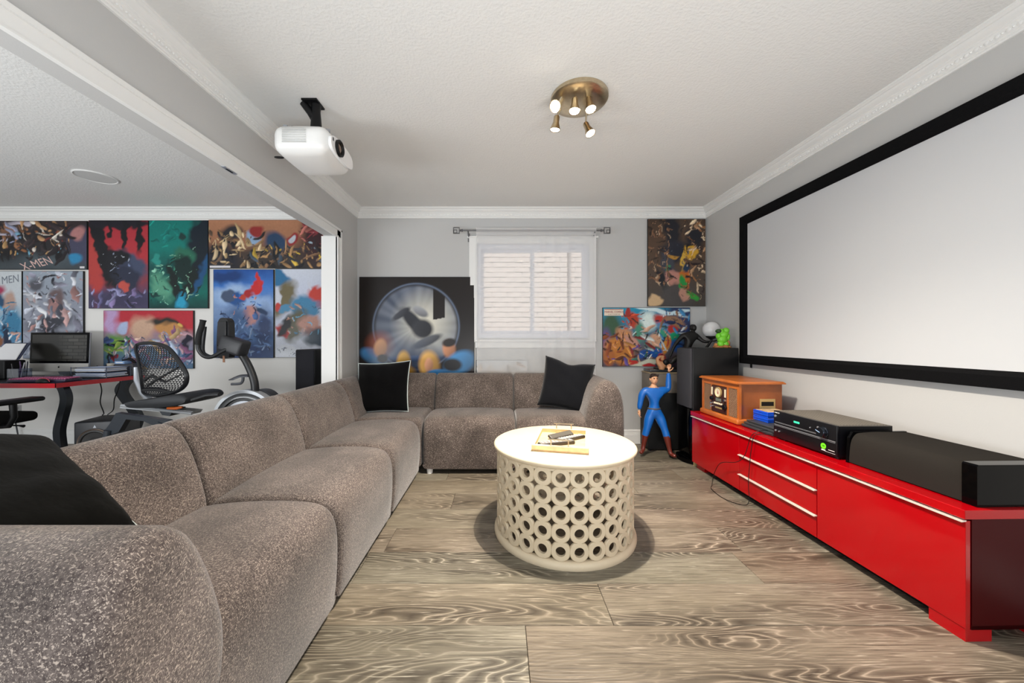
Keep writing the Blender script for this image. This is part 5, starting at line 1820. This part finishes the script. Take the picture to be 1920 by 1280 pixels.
b = MB()
b.ball((-3.925, 3.151, dz + .006), (.058, .029, .034), 20)
b.v = [(v[0], v[1], max(v[2], dz + .0052)) for v in b.v]
b.build('body', M_black, ms, angle=80)
b = MB()
b.tube([(-3.925 + .056 * math.cos(a), 3.151, dz + .012 + .030 * math.sin(a)) for a in [math.pi * i / 12 for i in range(13)]], .003, 6)
b.build('light_strip', mat('red_strip', 'b03a4c', .4), ms)

# printer, pen holder, letter tray, boxes
pr = thing('printer', 'black printer with a tilted stack of white paper at the left edge', 'printer', (-4.95, 3.55, dz))
MB().rbox((-4.825, 3.50, dz + .09), (.41, .16, .175), .012, 3).build('body', M_black, pr)
MB().rbox((-4.84, 3.39, dz + .030), (.30, .06, .022), .004, 2).build('output_tray', M_char, pr)
b = MB()
b.prism([(-4.92, 3.52, dz + .18), (-4.62, 3.52, dz + .18), (-4.685, 3.655, dz + .335), (-4.92, 3.655, dz + .335)], (0, .012, .006))
b.build('paper_support', mat('blue_black_support', '222a45', .4), pr, smooth=False)
b = MB()
b.prism([(-4.90, 3.508, dz + .181), (-4.635, 3.508, dz + .181), (-4.71, 3.640, dz + .330), (-4.91, 3.640, dz + .330)], (0, .010, .004))
b.build('paper_stack', M_paper, pr, smooth=False)
pn = thing('pen_holder', 'clear pen holder with dark pens beside the printer', 'pen holder', (-4.46, 3.41, dz))
M_acr = glass_mat('clear_acrylic', (.80, .82, .86), .15)
b = MB()
for q_ in ((-4.515, -4.511, 3.36, 3.46), (-4.414, -4.41, 3.36, 3.46), (-4.515, -4.41, 3.36, 3.364), (-4.515, -4.41, 3.456, 3.46)):
    b.bb(*q_, dz + .001, dz + .105)
b.bb(-4.515, -4.41, 3.36, 3.46, dz + .001, dz + .005)
b.build('cup', M_acr, pn, smooth=False)
for k, (x, yy, lx, h, c) in enumerate(((-4.49, 3.39, -.02, .15, '1a1a22'), (-4.47, 3.42, .04, .16, 'c8c8d0'), (-4.45, 3.39, .025, .14, '4a2a5c'), (-4.43, 3.43, .015, .17, '2a2a3a'), (-4.48, 3.44, -.02, .17, '5a3a6c'))):
    o = thing('pen', ['black', 'silver', 'purple', 'grey', 'violet'][k] + ' pen standing in the clear holder by the printer', 'pen', (x, yy, dz), 'pens in the clear holder')
    MB().cyl((x, yy, dz + .007), (x + lx, yy, dz + h), .0045, n=8).build('barrel', mat('pen_colour', c, .4), o)

lt = thing('letter_tray', 'two-tier wire letter tray full of papers on the desk corner', 'letter tray', (-3.98, 3.5, dz))
x0, x1, y0, y1 = -4.14, -3.80, 3.54, 3.77
b = MB()
for z in (.006, .060, .098):
    b.tube([(x0, y0, dz + z), (x1, y0, dz + z), (x1, y1, dz + z), (x0, y1, dz + z), (x0, y0, dz + z)], .0028, 6)
for x, yy in ((x0, y0), (x1, y0), (x1, y1), (x0, y1)):
    b.tube([(x, yy, dz + .001), (x, yy, dz + .108)], .0035, 6)
for k in range(8):
    xx = x0 + (x1 - x0) * (k + .5) / 8
    for z in (.006, .060):
        b.tube([(xx, y0, dz + z), (xx, y1, dz + z)], .0018, 4)
b.build('wire_frame', mat('dark_wire', '4a5060', .3, .8), lt)
rnd = random.Random(6)
for tier, n in ((.010, 4), (.064, 4)):
    for k in range(n):
        j = [rnd.uniform(-.012, .012) for _ in range(2)]
        o = thing('paper_stack', ['lowest', 'second', 'third', 'top'][k] + (' sheaf of papers in the lower tier' if tier < .05 else ' sheaf of papers in the upper tier') + ' of the wire tray', 'papers', (-3.96, 3.53, dz + tier + k * .0095), 'papers in the wire tray')
        T = Matrix.Translation((-3.97 + j[0], 3.655 + j[1], dz + tier + .0045 + k * .0095)) @ Matrix.Rotation(R(rnd.uniform(-3, 3)), 4, 'Z')
        MB(T).box((0, 0, 0), (.285, .21, .0075)).build('sheets', M_pbl if k % 2 else M_paper, o, smooth=False)
dk = thing('document_scanner', 'dark grey scanner box under the blue box beside the wire tray', 'scanner', (-3.9, 3.8, dz))
MB().rbox((-3.90, 3.843, dz + .058), (.20, .10, .114), .006, 2).build('body', mat('dark_grey_device', '4a4a50', .4), dk)
MB().rbox((-3.90, 3.843, dz + .118), (.19, .09, .006), .002, 1).build('lid', mat('dark_grey_lid', '3e3e44', .35), dk)
MB().rbox((-3.90, 3.7925, dz + .062), (.19, .003, .004), .001, 1).build('seam', M_black, dk)
sb = thing('small_box', 'flat light blue box lying on the dark grey scanner', 'box', (-4.02, 3.77, dz + .13))
MB().rbox((-3.94, 3.835, dz + .1355), (.10, .08, .028), .003, 2).build('carton', mat('light_blue_box', '8fb0dc', .5), sb)
MB().box((-3.94, 3.7945, dz + .1355), (.07, .001, .012)).build('label_strip', M_paper, sb, smooth=False)
hs = thing('cable_bundle', 'black cable bundle lying on top of the scanner below the red poster', 'cable', (-3.9, 3.8, dz + .12))
b = MB()
for k in range(5):
    b.tube(curve([(-3.935 + .008 * k, 3.82 + .008 * k, dz + .158), (-3.90, 3.83 + .006 * k, dz + .163 + .004 * k), (-3.85, 3.82 + .008 * k, dz + .158), (-3.82 + .004 * k, 3.83, dz + .132)], 5), .007, 6)
b.build('strand', M_black, hs)
gl = thing('plastic_cup', 'small white cup standing between the papers and the scanner', 'cup', (-4.08, 3.85, dz))
MB().lathe([(0, .001), (.028, .001), (.034, .120), (.037, .122), (.034, .124), (.031, .120), (.026, .006), (0, .006)], (-4.08, 3.85, dz), 20).build('cup_body', mat('cream_cup', 'ded6c8', .5), gl)

# subwoofer with driver
SBM = Matrix.Translation((-3.70, 3.47, 0)) @ Matrix.Rotation(R(16), 4, 'Z')
sw = thing('subwoofer', 'black subwoofer cube with a round driver on the floor under the desk', 'subwoofer', SBM.translation)
MB(SBM).rbox((0, 0, .20), (.30, .34, .365), .014, 3).build('cabinet', mat('satin_black_cabinet', '1b1d22', .4), sw)
fd = SBM.to_3x3() @ Vector((0, -1, 0))
b = MB()
b.lathe([(.118, .001), (.124, .010), (.118, .016), (.110, .012)], SBM @ Vector((0, -.170, .195)), 36, fd)
b.build('driver_ring', mat('copper_grey_ring', '8b7d74', .3, .8), sw)
b = MB()
b.lathe([(.112, .012), (.098, .014), (.090, .006), (.045, .002), (.036, .010), (.018, .016), (0, .018)], SBM @ Vector((0, -.170, .195)), 36, fd)
b.build('driver_cone', mat('dark_cone', '211f1f', .5), sw)
MB(SBM).prism([(-.012, -.1705, .325), (.012, -.1705, .325), (0, -.1705, .352)], (0, -.001, 0)).build('triangle_mark', M_silver, sw, smooth=False)
for x in (-.12, .12):
    for yy in (-.13, .13):
        MB(SBM).cyl((x, yy, 0), (x, yy, .019), .016, n=12).build('foot', M_black, sw)

for nm, lab, pts in (('desk_cable', 'black cable hanging under the desk, nearer the front leg', [(-3.93, 3.60, .712), (-3.91, 3.60, .62), (-3.945, 3.62, .50), (-3.90, 3.61, .40), (-3.86, 3.56, .388)]),
                     ('desk_cable', 'black cable hanging under the desk, farther from the front leg', [(-3.83, 3.70, .712), (-3.85, 3.70, .62), (-3.89, 3.70, .52), (-3.87, 3.67, .42), (-3.83, 3.58, .388)])):
    b = MB()
    b.tube(curve(pts, 6), .0045, 6)
    tag(b.build(nm, M_black), lab, 'cable')
ol = thing('wall_outlet', 'grey outlet plate low on the white wall behind the desk', 'outlet', at(34, 770, BACK))
p = at(34, 769, BACK)
MB().rbox((p.x, BACK - .003, p.z), (.075, .006, .115), .003, 2).build('plate', mat('grey_plate', 'a9a9a8', .5), ol)
for z in (-.025, .025):
    MB().rbox((p.x, BACK - .007, p.z + z), (.032, .004, .028), .002, 2).build('socket', mat('grey_socket', '8d8d8c', .5), ol)
b = MB()
b.tube(curve([(p.x, BACK - .03, p.z - .04), (p.x + .05, BACK - .05, p.z - .18), (p.x + .14, BACK - .08, p.z - .40), (p.x + .22, BACK - .14, .12), (p.x + .35, BACK - .3, .012), (p.x + .6, BACK - .45, .008)], 6), .006, 6)
b.rbox((p.x, BACK - .022, p.z - .025), (.028, .028, .026), .005, 2)
tag(b.build('plug_cable', M_char), 'dark cable plugged into the grey outlet and running to the floor', 'cable')

# office chair, mostly outside the frame
och = thing('office_chair', 'black office chair whose armrest reaches in at the left edge', 'chair', (-4.20, 2.95, 0))
OX, OY = -4.22, 2.93
MB().rbox((OX, OY, .47), (.50, .48, .08), .035, 4, puff=(0, 0, .012), fill=3).build('seat', M_grille, och, angle=60)
MB().rbox((OX, OY - .25, .78), (.46, .06, .50), .028, 4, fill=3).build('backrest', M_grille, och, angle=60)
for s in (-1, 1):
    MB().rbox((OX + s * .33, OY + .0, .625), (.12, .34, .038), .018, 4, fill=3).build('armrest', M_black, och, angle=60)
    MB().tube([(OX + s * .33, OY, .61), (OX + s * .34, OY, .50), (OX + s * .30, OY, .43), (OX + s * .18, OY, .42)], [.022, .020, .018, .016], 10).build('arm_post', M_black, och)
MB().tube([(OX, OY - .21, .44), (OX, OY - .27, .50), (OX, OY - .27, .66)], .022, 10, flat=.5).build('back_bracket', M_black, och)
MB().cyl((OX, OY, .10), (OX, OY, .43), .028, n=16).build('gas_lift', M_black, och)
b = MB()
b.tube([(OX + .1, OY + .05, .425), (OX + .30, OY + .06, .42), (OX + .34, OY + .06, .415)], [.006, .006, .012], 8)
b.build('lever', M_black, och)
for k in range(5):
    a = 2 * math.pi * k / 5 + .3
    e = Vector((OX + .30 * math.cos(a), OY + .30 * math.sin(a), .075))
    b = MB()
    b.tube([(OX, OY, .10), e], [.032, .018], 8)
    b.build('base_arm', M_black, och)
    for s in (-1, 1):
        b = MB()
        side = Vector((-math.sin(a), math.cos(a), 0)) * .014 * s
        b.cyl(e + side + Vector((0, 0, -.047)) - side * .35, e + side + Vector((0, 0, -.047)) + side * .35, .028, n=16)
        b.build('caster', M_black, och)

# ------------------------------------------------------------------ recumbent exercise bike
M_frame = mat('slate_black_frame', '2a3038', .35, coat=.2)
M_bar = mat('bike_black', '1b1c1f', .4)
M_rail = mat('light_grey_rail', 'b4b8bd', .3, .4)
M_org = mat('orange_lever', 'd0621c', .4)
DB = 3.08
bike = thing('exercise_bike', 'recumbent exercise bike with mesh back behind the long sofa run', 'exercise bike', (-2.6, DB, 0))
q = lambda px, py, dy=0: at(px, py, DB + dy)


def plate(name, pix, thick, m, dy=0, bev=True):
    b = MB()
    b.prism([q(x, y_, dy - thick / 2) for x, y_ in pix], (0, thick, 0))
    return b.build(name, m, bike, smooth=False)


plate('rear_frame', [(217, 774), (312, 788), (340, 800), (300, 803), (268, 789), (236, 786), (222, 810), (198, 818), (193, 811), (205, 795)], .05, M_frame)
b = MB()
b.tube([q(204, 806, -.02), q(196, 850, -.02)], .03, 10)
b.tube([q(196, 0, -.25) * Vector((1, 1, 0)) + Vector((0, 0, .035)) if False else Vector((q(196, 0).x, DB - .26, .036)), Vector((q(196, 0).x, DB + .26, .036))], .032, 12)
b.tube([Vector((q(196, 0).x, DB, .036)), q(196, 850)], .03, 10)
b.build('rear_stabilizer', M_frame, bike)
b = MB()
b.tube([q(300, 795), q(372, 818), q(465, 838)], .040, 12)
b.build('main_beam', M_frame, bike)
b = MB()
for dy in (-.06, .06):
    b.tube([q(228, 760, dy), q(360, 775, dy)], .012, 8)
b.prism([q(227, 758, -.05), q(362, 771, -.05), (q(358, 777, -.05)), q(224, 765, -.05)], (0, .10, 0))
b.build('seat_rail', M_rail, bike)
plate('seat_carriage', [(294, 764), (325, 767), (318, 780), (304, 778)], .12, M_frame)
b = MB()
b.tube([q(248, 759, -.09), q(265, 759.5, -.09)], [.016, .014], 10)
b.tube([q(265, 759.5, -.09), q(306, 760, -.09)], .011, 10)
b.build('side_lever', M_silver, bike)
MB().tube([q(314, 765, -.10), q(330, 765, -.10), q(342, 763, -.10)], [.010, .013, .009], 10).build('orange_handle', M_org, bike)
b = MB()
prof = [(278, 752), (284, 746), (318, 741), (350, 735), (372, 733), (384, 736), (387, 743), (380, 750), (352, 756), (310, 758), (284, 757)]
V, Fc = [], []
rings = [(-.20, .72), (-.19, .9), (-.16, 1), (0, 1.0), (.16, 1), (.19, .9), (.20, .72)]
cx_, cy_ = 333, 746.5
for dy, s in rings:
    for x, y_ in curve(prof, 3, True):
        V.append(q(cx_ + (x - cx_) * (s * .1 + .9), cy_ + (y_ - cy_) * s) + Vector((0, dy, 0)))
n = len(prof) * 3
for i in range(len(rings) - 1):
    for j in range(n):
        Fc.append((i * n + j, i * n + (j + 1) % n, (i + 1) * n + (j + 1) % n, (i + 1) * n + j))
Fc += [tuple(range(n)), tuple(range((len(rings) - 1) * n, len(rings) * n))]
b.add(V, Fc)
b.build('seat_pad', mat('grey_black_pad', '2b2d31', .6), bike, angle=60)
for dy in (-.22, .22):
    MB().tube([q(360, 750, dy), q(388, 741, dy), q(411, 739.5, dy)], [.014, .016, .016], 10).build('seat_grip', M_bar, bike)

# mesh back: outline frame, web and lumbar bar
out = curve([(259, 645), (282, 643), (304, 647), (318, 655), (332, 672), (345, 692), (350, 705), (348, 719), (338, 730), (322, 737), (304, 741), (282, 741), (270, 737), (267, 724), (264, 700), (259, 672), (255, 655)], 4, True)
bk = lambda x, y_: q(x, y_, .10 - .20 * ((x - 255) / 95) - .05 * math.sin(math.pi * max(0, min(1, (y_ - 643) / 98))))
b = MB()
loop = [bk(*p) for p in out] + [bk(*out[0])]
b.tube(loop, .017, 8, flat=.7)
fr_ = b.build('back_frame', M_bar, bike)
b = MB()


def span(y_):
    xs = []
    for i in range(len(out)):
        a, c = out[i], out[(i + 1) % len(out)]
        if (a[1] - y_) * (c[1] - y_) < 0:
            xs.append(a[0] + (c[0] - a[0]) * (y_ - a[1]) / (c[1] - a[1]))
    return (min(xs), max(xs)) if len(xs) > 1 else None


nx = 14
rows_ = [649 + 3.6 * k for k in range(26)]
for k, y_ in enumerate(rows_):
    s = span(y_)
    if s and s[1] - s[0] > 8:
        b.tube([bk(s[0] + (s[1] - s[0]) * i / 8, y_ + 1.5 * math.sin(math.pi * i / 8)) for i in range(9)], .0034, 4)
        s2 = span(y_ + 3.6)
        if s2:
            for i in range(1, nx):
                f = (i + (.5 if k % 2 else 0)) / nx
                if f < 1:
                    b.tube([bk(s[0] + (s[1] - s[0]) * f, y_), bk(s2[0] + (s2[1] - s2[0]) * f, y_ + 3.6)], .0034, 4)
stuff(b.build('mesh_web', M_bar, bike, smooth=False))
b = MB()
b.tube([bk(278, 722), bk(300, 708), bk(334, 689)], [.018, .014, .012], 8, flat=.6)
b.tube([bk(272, 712), bk(284, 704), bk(310, 716), bk(340, 702)], [.020, .015, .010, .008], 8, flat=.6)
b.tube([bk(270, 730), bk(296, 730), bk(320, 735)], [.022, .022, .012], 8, flat=.6)
b.build('lumbar_bar', M_bar, bike)
MB().tube([q(256, 688, .12), q(258, 712, .12), q(268, 736, .10), q(282, 750, .06)], [.020, .026, .024, .024], 10, flat=.6).build('back_bracket', M_silver, bike)

# mast, console, handlebar, bottle cage, flywheel
b = MB()
b.tube(curve([q(479, 742), q(477, 716), q(468, 690), (q(456, 668)), q(440, 645)], 5), .030, 12)
b.build('mast', M_bar, bike)
b = MB()
T = Matrix.Translation(q(423, 635)) @ Matrix.Rotation(R(-28), 4, 'Z')
V = []
b.T = T
s = 223.0
pr_ = curve([(-22, 20), (-20, -16), (-17, -30), (-10, -38), (4, -39), (16, -35), (21, -24), (22, 20), (20, 34), (-2, 37), (-18, 33)], 3, True)
b.prism([(x / s, -.022, -y_ / s) for x, y_ in pr_], (0, .045, 0))
con_ = b.build('console', M_bar, bike, angle=30)
b = MB(T)
b.rbox((.005, -.028, .045), (.125, .014, .20), .007, 3)
b.build('console_back', mat('grey_black_shell', '232427', .4), con_)
b = MB(T)
for k in range(7):
    b.box((-.070, -.024, -.055 + k * .012), (.020, .004, .004))
stuff(b.build('vent_slot', M_gloss, con_, smooth=False))
b = MB(T)
b.bb(.005, .035, -.024, -.020, -.195, -.14)
b.build('cable_tag', mat('tan_tag', '9a6f54', .5), con_, smooth=False)
b = MB()
b.T = Matrix.Translation(q(440, 648, -.05)) @ Matrix.Rotation(R(18), 4, 'Y')
b.rbox((0, 0, 0), (.19, .13, .13), .025, 3)
b.build('clamp_cover', mat('dark_grey_cover', '2a2b2f', .45), bike)
b = MB()
b.tube(curve([q(432, 651, -.09), q(414, 660, -.12), q(396, 669, -.15), q(382, 667, -.17), q(373, 656, -.18), q(371, 645, -.18)], 5), .0155, 10)
b.build('handlebar', M_bar, bike)
b = MB()
b.tube(curve([q(371, 646, -.18), q(373, 628, -.18), q(378, 612, -.18), q(381, 600, -.18)], 4), [.020] * 12 + [.024], 12)
b.build('grip', mat('foam_grip', '161617', .8), bike)
b = MB()
b.tube(curve([q(432, 651, .09), q(420, 660, .14), q(402, 668, .19), q(388, 666, .22), q(380, 655, .23), q(384, 612, .23)], 5), .0155, 10)
b.build('handlebar', M_bar, bike)
b = MB()
b.tube(curve([q(466, 704), q(450, 705), q(437, 710), q(429, 712)], 4), [.016] * 9 + [.012, .010, .008, .006], 8, flat=.5)
b.tube(curve([q(456, 706), q(455, 714), q(450, 719), q(434, 720)], 4), .011, 8)
b.build('bottle_cage', mat('grey_cage', '54565c', .35, .3), bike)
wc = q(465, 790)
b = MB()
b.lathe([(.225, -.05), (.262, -.05), (.270, -.04), (.270, .05), (.225, .05)], wc, 48, (0, -1, 0))
b.build('flywheel_rim', M_rail, bike)
b = MB()
b.lathe([(.255, .045), (.235, .055), (.205, .056), (.200, .040), (0, .040)], wc, 48, (0, -1, 0))
b.build('shroud', mat('black_shroud', '17181a', .3, coat=.3), bike)
b = MB()
b.lathe([(.175, .041), (.180, .048), (.160, .052), (.150, .044)], wc, 40, (0, -1, 0))
b.build('shroud_ring', M_silver, bike)
b = MB()
pr_ = curve([(455, 745), (470, 733), (490, 731), (505, 738), (515, 752), (521, 775), (518, 800), (490, 800), (488, 770), (478, 752)], 3, True)
b.prism([q(x, y_, .02) for x, y_ in pr_], (0, .10, 0))
b.build('front_cover', mat('dark_grey_cover_2', '2f3136', .4), bike, angle=30)
b = MB()
b.tube([Vector((wc.x + .10, DB - .28, .036)), Vector((wc.x + .10, DB + .28, .036))], .034, 12)
b.tube([Vector((wc.x + .10, DB, .036)), wc + Vector((.05, 0, -.1))], .04, 10)
b.build('front_stabilizer', M_frame, bike)
b = MB()
for s_, a in ((-1, 40), (1, 220)):
    e = wc + Vector((.16 * math.cos(R(a)), s_ * .10, .16 * math.sin(R(a))))
    b.tube([wc + Vector((0, s_ * .07, 0)), wc + Vector((0, s_ * .10, 0)), e], .014, 8)
    b.rbox(e + Vector((0, s_ * .06, 0)), (.10, .10, .03), .01, 2)
b.build('crank_pedal', M_black, bike)
